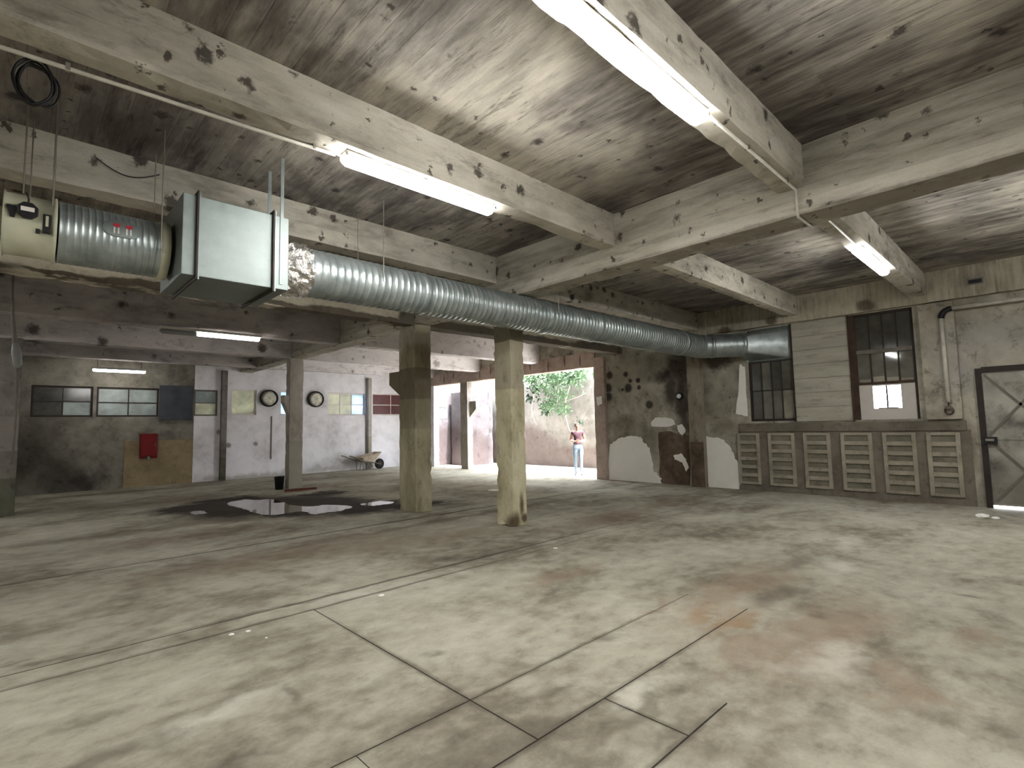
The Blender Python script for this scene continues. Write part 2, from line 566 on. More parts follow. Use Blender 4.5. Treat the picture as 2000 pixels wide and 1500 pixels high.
MAT['beam_peeling'] = concrete('beam_peeling_plaster', S((0.28, 0.44, 0.55, 0.70), (130, 121, 107), (190, 181, 163), (206, 198, 180), (218, 211, 196)), scale=1.1, fine=4,
                               bump=0.3, seed=4, blobs=[((72, 62, 52), [((x, 8.4, 3.60), (rx, 1, rz), 0) for x, rx, rz in
                                                        ((-1, 1.1, .09), (0.3, 0.4, .03), (1.2, 0.8, .06), (2.2, 0.4, .05), (3.2, 0.6, .05), (4.0, 0.9, .09), (4.9, 0.5, .05), (5.35, .25, .5), (7.0, 1.5, .16), (9.0, 1.4, .12), (11.4, 1.6, .2))], 0.16, 0.3, 0.85)])
MAT['wall_right'] = concrete(
    'wall_right_stained', S((0.28, 0.42, 0.54, 0.70), (100, 94, 84), (146, 140, 127), (172, 166, 152), (194, 188, 174)), scale=0.9, fine=3.6, bump=0.35, contrast=1.2, seed=6, grime=0.6,
    blobs=[
        ((60, 52, 47), [wb(1325, 720, 0.5, 0.5), wb(1310, 760, 0.28, 0.55), wb(1335, 790, 0.22, 1.2), wb(1345, 700, 0.5, 0.35), wb(1400, 705, 0.5, 0.22), wb(1300, 735, .3, .25)], 0.5, 0.7, 0.85),
        ((172, 165, 152), [wb(1240, 760, 0.45, 0.5), wb(1215, 735, 0.3, 0.5), wb(1430, 740, 0.25, 0.35), wb(1400, 760, 0.2, 0.3)], 0.7, 0.9, 0.6),
        ((110, 106, 82), [wb(1395, 810, 0.4, 0.35), wb(1410, 830, 0.4, 0.25), wb(1270, 850, 0.5, 0.3), wb(1220, 830, 0.6, 0.3)], 0.6, 0.9, 0.55),
        ((104, 98, 88), [wb(1650, 830, 2.3, 0.14), wb(1460, 845, 0.3, 0.25)], 0.3, 0.6, 0.5),
        ((52, 46, 42), [wb(x, y, r, r) for x, y, r in ((1190, 733, .13), (1187, 758, .16), (1188, 775, .14), (1222, 731, .09), (1231, 744, .07), (1246, 743, .08), (1248, 757, .07), (1227, 758, .14), (1216, 761, .05), (1268, 790, .13))], 0.06, 0.45, 0.9),
        ((150, 146, 144), [wb(1920, 660, 1.0, 0.5), wb(1870, 720, 0.35, 0.6)], 0.5, 0.9, 0.55),
        ((186, 181, 166), [wb(1870, 800, 0.22, 0.2), wb(1810, 790, 0.12, 0.15), wb(1896, 930, 0.12, 0.35), wb(1700, 590, 0.8, 0.12)], 0.5, 0.9, 0.6),
        ((92, 74, 58), [wb(1897, 860, 0.14, 0.55), wb(1850, 600, 0.4, 0.3)], 0.4, 0.9, 0.5),
        ((48, 42, 36), [wb(1720, 955, 0.55, 0.06), wb(1600, 952, 0.8, 0.05), wb(1820, 958, 0.5, 0.05)], 0.2, 0.6, 0.8),
    ])
MAT['beam_wall'] = concrete('beam_wall_streaked', S((0.30, 0.45, 0.70), (110, 103, 92), (166, 159, 142), (204, 197, 178)), scale=1.0, fine=4, stretch=(1, 1, 1), finestretch=(3, 4, 0.4), bump=0.3, seed=7,
                            blobs=[((76, 62, 52), [wb(1695, 600, 0.2, 0.14), wb(1510, 627, 0.15, .12), wb(1420, 650, .2, .14)], 0.2, 0.5, 0.8)])
MAT['wall_white'] = concrete('wall_whitewashed', S((0.26, 0.40, 0.52, 0.7), (166, 161, 162), (208, 204, 207), (227, 224, 228), (237, 235, 239)), scale=0.7, fine=3, bump=0.15, speck=0.08, seed=8, grime=0.14,
                             blobs=[((150, 144, 140), [((6.45, V, 2.74), (0.5, 3, 0.5), 0), ((8.12, V, 2.73), (0.5, 3, 0.5), 0)], 0.3, 0.9, 0.55),
                                    ((96, 90, 84), [((5.2, V, 1.15), (0.09, 3, 0.09), 0), ((6.05, V, 1.15), (0.09, 3, 0.08), 0), ((4.9, V, 1.6), (0.1, 3, 0.1), 0)], 0.1, 0.5, 0.7),
                                    ((128, 124, 110), [((9.6, V, 0.2), (1.2, 3, 0.45), 0), ((6, V, 0), (3.0, 3, 0.18), 0), ((9.0, V, 0.1), (2.0, 3, 0.2), 0)], 0.5, 0.9, 0.6)])
MAT['wall_dirty'] = concrete('wall_grimy', S((0.28, 0.44, 0.56, 0.70), (52, 48, 44), (96, 92, 84), (124, 120, 110), (144, 140, 130)), scale=0.6, fine=3, bump=0.2, contrast=1.2, seed=1,
                             blobs=[((44, 40, 37), [((0.9, V, 0.5), (0.7, 3, 0.9), 0), ((1.4, V, 0.25), (0.7, 3, 0.25), 0), ((0.3, V, 1.2), (0.9, 3, 1.4), 0)], 0.6, 0.9, 0.7)])
MAT['wall_plain'] = concrete('wall_rear', S((0.3, 0.7), (204, 200, 194), (226, 223, 218)), scale=0.8, fine=4)
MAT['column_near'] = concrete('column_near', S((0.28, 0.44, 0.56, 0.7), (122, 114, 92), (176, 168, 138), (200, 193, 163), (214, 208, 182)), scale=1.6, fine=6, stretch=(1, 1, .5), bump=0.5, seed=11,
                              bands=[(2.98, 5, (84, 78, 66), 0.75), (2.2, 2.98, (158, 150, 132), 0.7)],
                              blobs=[((72, 52, 36), [((5.8, 6.05, 0.05), (0.12, 0.2, 0.2), 0), ((5.95, 6.02, 0.3), (0.07, 0.1, 0.25), 0), ((6.0, 6.05, 0.12), (0.1, 0.1, 0.08), 0)], 0.12, 0.6, 0.85)])
MAT['column_mid'] = concrete('column_mid', S((0.28, 0.44, 0.56, 0.7), (100, 93, 76), (146, 138, 114), (168, 160, 135), (188, 181, 158)), scale=1.4, fine=5, stretch=(1, 1, .5), bump=0.4, seed=12,
                             bands=[(3.2, 5, (150, 142, 128), 0.5), (2.15, 2.75, (104, 94, 78), 0.75), (1.58, 2.15, (134, 126, 108), 0.6)])
MAT['column_far'] = concrete('column_far', S((0.28, 0.46, 0.7), (110, 104, 96), (160, 154, 146), (186, 181, 176)), scale=1.2, fine=5, stretch=(1, 1, .5), bump=0.3, seed=13,
                             bands=[(0, 1.3, (140, 136, 118), 0.5)])
MAT['column_dark'] = concrete('column_dark', S((0.28, 0.46, 0.7), (66, 62, 58), (104, 99, 93), (134, 129, 122)), scale=1.2, fine=5, bump=0.3, seed=14,
                              bands=[(0, 0.75, (72, 76, 54), 0.6), (1.3, 2.0, (140, 134, 128), 0.5)])
MAT['pinkish'] = concrete('lintel_plaster', S((0.28, 0.46, 0.7), (128, 110, 100), (172, 154, 144), (196, 180, 170)), scale=1.2, fine=5, bump=0.3, seed=15,
                          blobs=[((84, 62, 52), [((U, y, 3.5 + 0.08 * (k % 2)), (1, 0.035, 0.2), 0) for k, y in enumerate((9.9, 10.5, 11.2, 12.0, 12.9, 14.0, 14.6, 16.2, 16.8))], 0.12, 0.6, 0.8)])
MAT['pilaster_beige'] = concrete('pilaster_beige', S((0.28, 0.46, 0.7), (86, 76, 66), (136, 126, 112), (170, 161, 146)), scale=1.4, fine=6, stretch=(1, 1, .4), bump=0.4, seed=25, grime=0.7)
MAT['plaster_fresh'] = concrete('plaster_fresh_white', S((0.3, 0.7), (234, 231, 224), (244, 242, 236)), scale=2, fine=8, bump=0.12, speck=0.06, grime=0)
MAT['plaster_brown'] = concrete('render_brown', S((0.3, 0.5, 0.7), (60, 50, 42), (98, 84, 72), (128, 112, 98)), scale=2, fine=6, bump=0.4)
MAT['alcove'] = concrete('render_grey_brown', S((0.28, 0.5, 0.72), (84, 78, 69), (116, 109, 98), (140, 133, 120)), scale=1.2, fine=5, bump=0.4, seed=16)
MAT['vent_light'] = concrete('vent_block_pale', S((0.28, 0.5, 0.72), (128, 122, 108), (156, 149, 134), (178, 171, 156)), scale=1.6, fine=7, bump=0.3, seed=17)
MAT['vent_slot'] = concrete('vent_block_slot', S((0.28, 0.5, 0.72), (96, 92, 80), (122, 117, 103), (144, 138, 123)), scale=2.0, fine=7, bump=0.3, seed=18)
MAT['plank'] = concrete('boarding_grey', S((0.28, 0.5, 0.72), (150, 146, 132), (176, 172, 158), (196, 192, 178)), scale=0.9, fine=4, stretch=(1, 0.4, 2), bump=0.15, seed=19)
MAT['yard'] = concrete('yard_ground', S((0.3, 0.7), (200, 196, 188), (226, 223, 216)), scale=0.6, fine=4, bump=0.1, seed=20)
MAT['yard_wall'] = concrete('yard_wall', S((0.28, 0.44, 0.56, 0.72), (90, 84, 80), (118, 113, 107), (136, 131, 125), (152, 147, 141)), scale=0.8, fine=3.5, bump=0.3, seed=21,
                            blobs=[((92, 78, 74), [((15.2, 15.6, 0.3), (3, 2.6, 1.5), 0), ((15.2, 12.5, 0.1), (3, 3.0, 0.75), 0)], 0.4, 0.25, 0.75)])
MAT['yard_grey'] = concrete('yard_grey', S((0.28, 0.5, 0.72), (78, 74, 77), (98, 94, 98), (114, 110, 114)), scale=0.9, fine=3.5, bump=0.2, seed=22,
                            blobs=[((74, 62, 61), [((13.4, 18, 0.6), (1.6, 3, 1.2), 0)], 0.4, 0.3, 0.7)])

# ------------------------------------------------------------------ materials of things
t = NT('galvanised_steel')
a_, _ = t.noise(t.pos(True), 5, 4, 0.6)
b_ = t.node('ShaderNodeTexVoronoi')
t.put(b_.inputs['Vector'], t.pos(True))
b_.inputs['Scale'].default_value = 26
t.principled(t.ramp(a_, S((0.3, 0.7), (132, 141, 140), (176, 183, 182))), t.rng(b_.outputs['Distance'], 0, 0.8, 0.28, 0.44), 0.72, 0.5, t.bump(a_, 0.04, 0.01))
MAT['galv'] = t.m
t = NT('galvanised_sheet_box')
a_, _ = t.noise(t.pos(True), 3, 5, 0.65)
t.principled(t.ramp(a_, S((0.3, 0.7), (110, 118, 116), (140, 147, 145))), t.rng(a_, 0.3, 0.7, 0.42, 0.58), 0.6, 0.5, t.bump(a_, 0.05, 0.01))
MAT['galv_box'] = t.m
t = NT('crumpled_foil')
a_, _ = t.noise(t.pos(True), 9, 5, 0.7)
t.principled(t.ramp(a_, S((0.3, 0.7), (190, 186, 182), (236, 234, 230))), 0.22, 0.9, 0.5, t.bump(a_, 0.9, 0.05))
MAT['foil'] = t.m
MAT['cream_metal'] = plain('cream_metal', (178, 177, 154), 0.55, 0.0, 0.35, 0.12)
MAT['black_plastic'] = plain('black_plastic', (26, 25, 27), 0.5)
MAT['dark_steel'] = plain('dark_steel', (58, 50, 46), 0.6, 0.3)
MAT['rust_steel'] = plain('rust_steel', (74, 58, 48), 0.75, 0.2, var=0.4)
MAT['rod'] = plain('rod_zinc', (150, 146, 136), 0.45, 0.7)
MAT['conduit'] = plain('conduit_grey', (196, 192, 180), 0.5)
MAT['white_paint'] = plain('white_paint', (222, 220, 214), 0.5, var=0.08)
MAT['label_white'] = plain('label_white', (214, 208, 200), 0.6, var=0.05)
MAT['label_red'] = plain('label_red', (176, 34, 48), 0.6, var=0.1)
MAT['red_cabinet'] = plain('red_cabinet', (112, 8, 12), 0.45, var=0.15)
MAT['beige_board'] = concrete('beige_board', S((0.28, 0.5, 0.72), (116, 102, 78), (142, 126, 98), (160, 144, 116)), scale=1.0, fine=4, bump=0.1, seed=23)
MAT['slate_panel'] = plain('slate_panel', (62, 66, 72), 0.6, var=0.3, scale=3)
MAT['lamp_housing'] = plain('lamp_housing', (206, 204, 200), 0.5, var=0.08)
MAT['lamp_dead'] = plain('lamp_dead', (132, 132, 134), 0.45, var=0.1)
MAT['rubber'] = plain('rubber', (24, 22, 22), 0.8)
MAT['barrow'] = plain('barrow_tray', (168, 154, 136), 0.6, 0.2, var=0.3)
MAT['wood_red'] = plain('wood_red', (96, 46, 34), 0.7, var=0.3)
MAT['door_metal'] = concrete('door_sheet', S((0.28, 0.48, 0.6, 0.74), (110, 106, 98), (156, 152, 142), (178, 174, 164), (196, 192, 182)), scale=0.9, fine=3, bump=0.06, rough=0.55, seed=24,
                             blobs=[((60, 56, 56), [wb(1970, 822, 0.12, 0.12), wb(1995, 828, 0.2, 0.08), wb(1945, 910, 0.16, 0.2)], 0.2, 0.9, 0.6), ((88, 80, 70), [((U, 0.3, 0.3), (2, 2.0, 0.45), 0)], .3, .9, .6)])
MAT['frame_dark'] = plain('frame_dark', (52, 44, 40), 0.7, var=0.3)
MAT['frame_grey'] = plain('frame_grey', (112, 106, 98), 0.7, var=0.2)
MAT['frame_white'] = plain('frame_white', (206, 198, 192), 0.6, var=0.1)
MAT['skin'] = plain('skin', (158, 112, 96), 0.55, var=0.06)
MAT['top'] = plain('top_mauve', (72, 50, 58), 0.8, var=0.15, scale=30)
MAT['jeans'] = plain('jeans_pale', (116, 132, 148), 0.8, var=0.12, scale=30)
MAT['shoe'] = plain('shoe_dark', (54, 50, 54), 0.6)
MAT['hair'] = plain('hair_dark', (70, 54, 48), 0.7)
MAT['leaf'] = plain('leaf_green', (96, 122, 90), 0.5, var=0.35, scale=4)
MAT['leaf_dark'] = plain('leaf_dark', (34, 54, 38), 0.5, var=0.35, scale=4)
MAT['bark'] = plain('bark_pale', (190, 180, 166), 0.8)


def glass_dirty(name, c, trans, rough, spec=0.5):
    """grimy window pane: paint, dust and light that seeps through from behind"""
    t = NT(name)
    a, _ = t.noise(t.pos(), 2.2, 5, 0.65, 0.3)
    l = lin(c)
    colr = t.ramp(a, [(0.3, tuple(x * 0.6 for x in l[:3]) + (1,)), (0.7, tuple(min(1, x * 1.25) for x in l[:3]) + (1,))])
    b = t.principled(colr, rough, 0, spec)
    tr = t.node('ShaderNodeBsdfTranslucent')
    t.put(tr.inputs['Color'], colr)
    mx = t.node('ShaderNodeMixShader')
    mx.inputs[0].default_value = trans
    t.t.links.new(b.outputs[0], mx.inputs[1])
    t.t.links.new(tr.outputs[0], mx.inputs[2])
    t.t.links.new(mx.outputs[0], t.out.inputs[0])
    return t.m


MAT['pane_dark'] = glass_dirty('pane_dark', (74, 72, 66), 0.03, 0.12)
MAT['pane_grimy'] = glass_dirty('pane_grimy', (104, 102, 92), 0.04, 0.05)
MAT['pane_dusty'] = glass_dirty('pane_dusty', (150, 144, 128), 0.1, 0.5)
MAT['pane_frost'] = glass_dirty('pane_frost', (150, 158, 156), 0.10, 0.4)
MAT['pane_cream'] = glass_dirty('pane_cream', (196, 196, 176), 0.15, 0.4)
MAT['pane_sky'] = glass_dirty('pane_sky', (190, 208, 226), 0.4, 0.3)
MAT['pane_red'] = glass_dirty('pane_red', (92, 38, 40), 0.05, 0.5)
MAT['disc'] = plain('disc_cream', (216, 212, 196), 0.6, var=0.2)
MAT['pane_white'] = plain('pane_white', (196, 190, 184), 0.6, var=0.06)
t = NT('lamp_glow')
e_ = t.node('ShaderNodeEmission')
e_.inputs['Color'].default_value = (0.97, 0.97, 0.945, 1)
e_.inputs['Strength'].default_value = LAMP
t.t.links.new(e_.outputs[0], t.out.inputs[0])
MAT['glow'] = t.m
t = NT('lamp_glow_tube')
e_ = t.node('ShaderNodeEmission')
e_.inputs['Color'].default_value = (1.0, 0.96, 0.9, 1)
e_.inputs['Strength'].default_value = 9.0
t.t.links.new(e_.outputs[0], t.out.inputs[0])
MAT['glow_weak'] = t.m
t = NT('puddle_water')
a_, _ = t.noise(t.pos(), 1.2, 3, 0.5)
t.principled((0.05, 0.043, 0.04, 1), 0.03, 0.0, 1.0, t.bump(a_, 0.02, 0.01), **{'IOR': 1.6, 'Coat Weight': 0.6, 'Coat Roughness': 0.02})
MAT['water'] = t.m

# ------------------------------------------------------------------ the setting: floor
floor = struct(box('floor', (U0, V0, -0.30), (U + 0.25, V + 0.25, -0.003), 'joint'))
G = 0.005   # half joint


def slab(a, b, top=0.0, g=G, g4=None):
    """one cast floor bay; g4 = half joint on the -x, +x, -y, +y side"""
    p, q, r, t_ = g4 or (g, g, g, g)
    return MB().box((a[0] + p, a[1] + r, -0.012), (b[0] - q, b[1] - t_, top)).build('floor_slab', 'floor', floor)


RX = U + 0.25
slab((U0, V0), (3.0, 1.42), g4=(0, 0, 0, G))
slab((3.0, V0), (4.6, 1.95), g4=(0, 0, 0, G))
slab((4.6, V0), (RX, 4.71), g4=(0, 0, 0, 0.006))
slab((U0, 1.42), (0.9, 1.95), g4=(0, 0.003, G, G))
slab((0.9, 1.42), (2.56, 1.95), g4=(0.003, G, G, G))
slab((2.56, 1.42), (3.0, 1.95), g4=(G, 0, G, G))
slab((U0, 1.95), (1.28, 2.50), g4=(0, 0.003, G, G))
slab((1.28, 1.95), (2.0, 2.50), g4=(0.003, G, G, G))
slab((2.0, 1.95), (4.6, 2.50), g4=(G, 0, G, 0.003))
slab((U0, 2.50), (2.0, 4.71), g4=(0, G, G, 0.006))
slab((2.0, 2.50), (4.6, 4.71), g4=(G, 0, 0.003, 0.006))
slab((U0, 4.71), (U + 0.25, 4.99), -0.001, 0.008)
slab((U0, 4.99), (U + 0.25, 7.96), 0.0, 0.008)
slab((U0, 7.98), (U + 0.25, V + 0.25), 0.0, 0.010)

ceiling = struct(box('ceiling', (U0 - 0.25, V0 - 0.25, ZC), (U + 0.25, V + 0.25, ZC + 0.22), 'ceiling'))
struct(box('wall_left', (U0 - 0.25, V0, -0.3), (U0, V, ZC), 'wall_plain'))
struct(box('wall_rear', (U0 - 0.25, V0 - 0.25, -0.3), (U + 0.25, V0, ZC), 'wall_plain'))

# openings in the right hand wall: (y0, y1, z0, z1)
W1 = (3.97, 4.95, 1.58, 3.70)
W2 = (1.80, 2.87, 1.57, 3.72)
DOOR = (-0.95, 0.96, 0.0, 2.44)
OPEN = (9.36, 17.9, 0.0, 3.30)
wall_right = struct(wall_mesh('wall_right', 0, U, U + 0.25, V0, V, 0.0, ZC, [W1, W2, DOOR, OPEN], 'wall_right'))

# far wall: grimy left stretch and whitewashed right stretch, ribbon of windows
BW = [(0.30, 1.62, 2.10, 2.97), (1.70, 3.22, 2.10, 2.97), (4.17, 4.86, 2.12, 2.97), (5.26, 6.06, 2.14, 3.02), (6.86, 7.60, 2.14, 3.02), (8.62, 10.17, 2.13, 3.0), (10.5, 11.9, 2.13, 3.03)]
wbl = struct(wall_mesh('wall_back_left', 1, V, V + 0.25, U0, 4.17, 0.0, ZC, BW[:2], 'wall_dirty'))
wbr = struct(wall_mesh('wall_back', 1, V - 0.02, V + 0.25, 4.17, U + 0.25, 0.0, ZC, BW[2:], 'wall_white'))
for (a, b) in ((4.93, 5.09), (10.22, 10.36)):
    p_ = box('pilaster', (a, V - 0.20, 0), (b, V - 0.02, 3.62), 'column_dark' if a < 6 else 'column_far', wbr)
box('wall_pipe', (6.55, V - 0.05, 0.6), (6.58, V - 0.02, 2.1), 'frame_grey', wbr)


# ------------------------------------------------------------------ windows
def window(name, plane, a0, a1, z0, z1, cols, rows, fmat, panes, label, fw_=0.05, mw=0.03, inset=0.06):
    """plane 'R' = right wall (runs along y), 'B' = far wall (runs along x); cols/rows are lists of divider positions 0..1"""
    root = sempty(name, label)

    def bx(nm, A0, A1, Z0, Z1, d0, d1, m_):
        if plane == 'R':
            return box(nm, (U + d0, A0, Z0), (U + d1, A1, Z1), m_, root)
        return box(nm, (A0, V + d0, Z0), (A1, V + d1, Z1), m_, root)
    d0, d1 = inset, inset + 0.06
    bx('window_frame', a0, a0 + fw_, z0, z1, d0, d1, fmat)
    bx('window_frame', a1 - fw_, a1, z0, z1, d0, d1, fmat)
    bx('window_frame', a0 + fw_, a1 - fw_, z0, z0 + fw_, d0, d1, fmat)
    bx('window_frame', a0 + fw_, a1 - fw_, z1 - fw_, z1, d0, d1, fmat)
    ia0, ia1, iz0, iz1 = a0 + fw_, a1 - fw_, z0 + fw_, z1 - fw_
    ca = [0] + list(cols) + [1]
    ra = [0] + list(rows) + [1]
    for c in cols:
        x = ia0 + (ia1 - ia0) * c
        bx('muntin', x - mw / 2, x + mw / 2, iz0, iz1, d0 + 0.01, d1 - 0.01, fmat)
    for r in rows:
        z = iz0 + (iz1 - iz0) * r
        bx('glazing_bar', ia0, ia1, z - mw / 2, z + mw / 2, d0 + 0.005, d1 - 0.005, fmat)
    k = 0
    for j in range(len(ra) - 1):
        for i in range(len(ca) - 1):
            m_ = panes[k % len(panes)]
            k += 1
            if m_ is None:
                continue
            bx('pane', ia0 + (ia1 - ia0) * ca[i] - (0 if i else 0.01), ia0 + (ia1 - ia0) * ca[i + 1] + (0.01 if i == len(ca) - 2 else 0), iz0 + (iz1 - iz0) * ra[j] - (0 if j else 0.01), iz0 + (iz1 - iz0) * ra[j + 1] + (0.01 if j == len(ra) - 2 else 0),
               d0 + 0.025, d0 + 0.031, m_)
    return root


window('window_1', 'B', *BW[0], [0.5], [0.5], 'frame_dark', ['pane_dark', 'pane_frost', 'pane_dark', 'pane_dark'], 'dark steel window with grimy panes at the left end of the far wall')
window('window_2', 'B', *BW[1], [0.5], [0.48], 'frame_dark', ['pane_frost'], 'steel window of four pale panes left of the slate panel')
window('window_3', 'B', *BW[2], [], [0.5], 'frame_grey', ['pane_cream', 'pane_frost'], 'narrow two pane window between slate panel and dark pilaster')
window('window_4', 'B', *BW[3], [], [], 'frame_white', ['pane_cream'], 'single greenish pane left of the first round vent')
window('window_5', 'B', *BW[4], [], [0.5], 'frame_white', ['pane_sky', 'pane_sky'], 'bright window half hidden behind the slender column')
window('window_6', 'B', *BW[5], [0.33, 0.66], [0.48], 'frame_white', ['pane_cream', 'pane_cream', 'pane_sky'], 'white framed window with cream panes and one bright blue column of panes')
window('window_7', 'B', *BW[6], [0.64], [0.47], 'frame_white', ['pane_red'], 'white framed window with dark red blinds')
window('window_8', 'R', W1[0], W1[1], W1[2], 2.98, [0.26, 0.5, 0.75], [0.5], 'frame_dark', ['pane_dusty', 'pane_grimy', 'pane_grimy', 'pane_dark', 'pane_grimy', 'pane_dark', 'pane_grimy', 'pane_dark'],
       'steel window of eight narrow grimy panes below the duct end', mw=0.025)
# window 9: three rows, the lowest boarded white round a bright hatch
w9 = sempty('window_9', 'tall steel window with bright open hatch in its lowest row')
y0, y1, z0, z1 = W2


def w9b(nm, a0, a1, c0, c1, d0, d1, m_):
    return box(nm, (U + d0, a0, c0), (U + d1, a1, c1), m_, w9)


w9b('window_frame', y0, y0 + 0.05, z0, z1, 0.06, 0.12, 'frame_dark')
w9b('window_frame', y1 - 0.10, y1, z0, z1, 0.05, 0.12, 'rust_steel')
w9b('window_frame', y0 + 0.05, y1 - 0.10, z1 - 0.05, z1, 0.06, 0.12, 'frame_dark')
w9b('glazing_bar', y0 + 0.05, y1 - 0.10, 2.27, 2.32, 0.05, 0.12, 'rust_steel')
w9b('glazing_bar', y0 + 0.05, y1 - 0.10, 2.90, 2.98, 0.05, 0.12, 'frame_grey')
cw = (y1 - 0.10 - y0 - 0.05) / 4
for j, (c0, c1) in enumerate(((2.32, 2.90), (2.98, 3.67))):
    for i in range(4):
        a0 = y0 + 0.05 + cw * i
        w9b('pane', a0 - (0 if i else 0.02), a0 + cw + (0.02 if i == 3 else 0), c0 - 0.01, c1 + 0.01, 0.085, 0.091, 'pane_grimy' if j == 0 else 'pane_dark')
        if j == 0:
            w9b('dust_drift', a0 + 0.02, a0 + cw - 0.02, c0 + 0.003, c0 + 0.05 + 0.06 * ((i * 37) % 5) / 4, 0.078, 0.084, 'pane_dusty')
        if i:
            w9b('muntin', a0 - 0.012, a0 + 0.012, c0, c1, 0.07, 0.11, 'frame_dark')
HB = (2.08, 2.54, 1.79, 2.24)
w9b('infill_board', y0 + 0.05, HB[0], z0, 2.27, 0.07, 0.10, 'pane_white')
w9b('infill_board', HB[1], y1 - 0.10, z0, 2.27, 0.07, 0.10, 'pane_white')
w9b('infill_board', HB[0], HB[1], z0, HB[2], 0.07, 0.10, 'pane_white')
w9b('infill_board', HB[0], HB[1], HB[3], 2.27, 0.07, 0.10, 'pane_white')
w9b('hatch_mullion', 2.298, 2.324, HB[2], HB[3], 0.075, 0.095, 'frame_dark')
w9b('hatch_sill', 2.14, 2.46, HB[2], HB[2] + 0.015, 0.06, 0.095, 'frame_dark')
# boarding between the two right hand windows, plank by plank, on the wall face
bd = sempty('trim_1', 'pale grey horizontal boarding between the two steel windows')
n_b = 7
for k in range(n_b):
    c0 = 1.56 + (3.72 - 1.56) * k / n_b
    c1 = 1.56 + (3.72 - 1.56) * (k + 1) / n_b - 0.006
    o = box('plank', (U - 0.022 - 0.004 * (k % 2), 2.885, c0), (U, 3.955, c1), 'plank', bd)
    bevel(o, 0.003, 1)
box('edge_strip', (U - 0.05, 2.86, 1.54), (U, 2.885, 3.72), 'rust_steel', bd)
box('edge_strip', (U - 0.05, 3.955, 1.56), (U, 3.985, 3.72), 'frame_dark', bd)

# vent block alcove under the windows: ledge plus six slotted panels
ledge = box('wall_ledge', (U - 0.035, 1.15, 1.34), (U, 5.22, 1.53), 'alcove', wall_right)
bevel(ledge, 0.015)
box('alcove_render', (U - 0.006, 1.10, 0.0), (U, 5.24, 1.36), 'alcove', wall_right)
box('wall_plinth', (U - 0.03, 1.12, 0.0), (U, 5.28, 0.10), 'alcove', wall_right)
xs = (1443, 1486, 1503, 1555, 1572, 1625, 1645, 1707, 1727, 1793, 1813, 1880)
nm = ('leftmost', 'second from left', 'third from left', 'third from right', 'second from right', 'rightmost')
for k in range(6):
    a1 = on(xs[2 * k], 900, 0, U).y
    a0 = on(xs[2 * k + 1], 900, 0, U).y
    r = thing('vent_panel', 'pale slotted vent panel under the ledge, %s of six' % nm[k], 'vent panel', 'slotted vent panels in the right wall')
    box('back_plate', (U - 0.008, a0 + 0.05, 0.17), (U, a1 - 0.05, 1.28), 'vent_slot', r)
    for (s0, s1) in ((a0, a0 + 0.07), (a1 - 0.07, a1)):
        bevel(box('stile', (U - 0.045, s0, 0.14), (U, s1, 1.31), 'vent_light', r), 0.006, 1)
    for j in range(7):
        zc = 0.165 + j * (1.285 - 0.165) / 6
        hh = 0.040 if j not in (0, 6) else 0.028
        bevel(box('rail', (U - 0.04 - 0.004 * (j % 2), a0 + 0.07, zc - hh), (U, a1 - 0.07, zc + hh), 'vent_light', r), 0.005, 1)

# pilasters and patches of the right wall
bevel(rough_box('pilaster', (U - 0.16, 6.04, 0), (U, 6.41, 3.73), 'pilaster_beige', wall_right, amp=0.008, seed=2), 0.004, 1)
box('pilaster_render', (U - 0.168, 6.05, 0.0), (U - 0.16, 6.40, 1.1), 'plaster_brown', wall_right)
rough_box('jamb_pilaster', (U - 0.10, 9.0, 0), (U + 0.26, 9.38, 3.55), 'pinkish', wall_right, amp=0.008, seed=4)
rough_box('pilaster', (U - 0.10, 1.18, 1.55), (U, 1.70, 3.72), 'wall_right', wall_right, amp=0.006, seed=6)


def patch(pix, mat, plane_u=U, th=0.012, name='plaster_patch', jit=2.0):
    """a raised skin of plaster with a ragged outline"""
    pts = []
    n = len(pix)
    for i in range(n):
        a, b = pix[i], pix[(i + 1) % n]
        for s_ in range(4):
            f = s_ / 4
            j = jit if s_ else jit * 0.4
            pts.append((a[0] + (b[0] - a[0]) * f + random.uniform(-j, j), a[1] + (b[1] - a[1]) * f + random.uniform(-j, j)))
    q = [on(x, y, 0, plane_u) for x, y in pts]
    q = [Vector((plane_u, p.y, max(0.0, p.z))) for p in q]
    m_ = len(q)
    mb = MB()
    vs_ = [(p.x, p.y, p.z) for p in q] + [(p.x - th, p.y, p.z) for p in q]
    fs = [tuple(range(m_)), tuple(range(m_, 2 * m_))] + [(i, (i + 1) % m_, m_ + (i + 1) % m_, m_ + i) for i in range(m_)]
    return mb.add(vs_, fs).build(name, mat, wall_right)


patch([(1286, 846), (1300, 842), (1345, 850), (1348, 952), (1291, 950)], 'plaster_brown', th=0.008, name='render_patch')
patch([(1192, 868), (1207, 857), (1232, 851), (1252, 854), (1259, 865), (1270, 876), (1273, 893), (1277, 921), (1293, 935), (1291, 948), (1190, 943)], 'plaster_fresh', th=0.014)
patch([(1272, 827), (1280, 816), (1297, 815), (1315, 819), (1319, 829), (1308, 833), (1274, 833)], 'plaster_fresh', jit=1)
patch([(1322, 830), (1333, 829), (1340, 840), (1333, 851), (1325, 843)], 'plaster_fresh', jit=1)
patch([(1316, 890), (1330, 885), (1340, 896), (1346, 913), (1341, 921), (1333, 903), (1318, 897)], 'plaster_fresh', jit=1, th=0.016)
patch([(1376, 850), (1409, 857), (1426, 871), (1434, 890), (1444, 907), (1445, 961), (1378, 957)], 'plaster_fresh', th=0.014)
patch([(1445, 711), (1455, 717), (1461, 813), (1437, 808), (1442, 773)], 'plaster_fresh', jit=1, th=0.01)
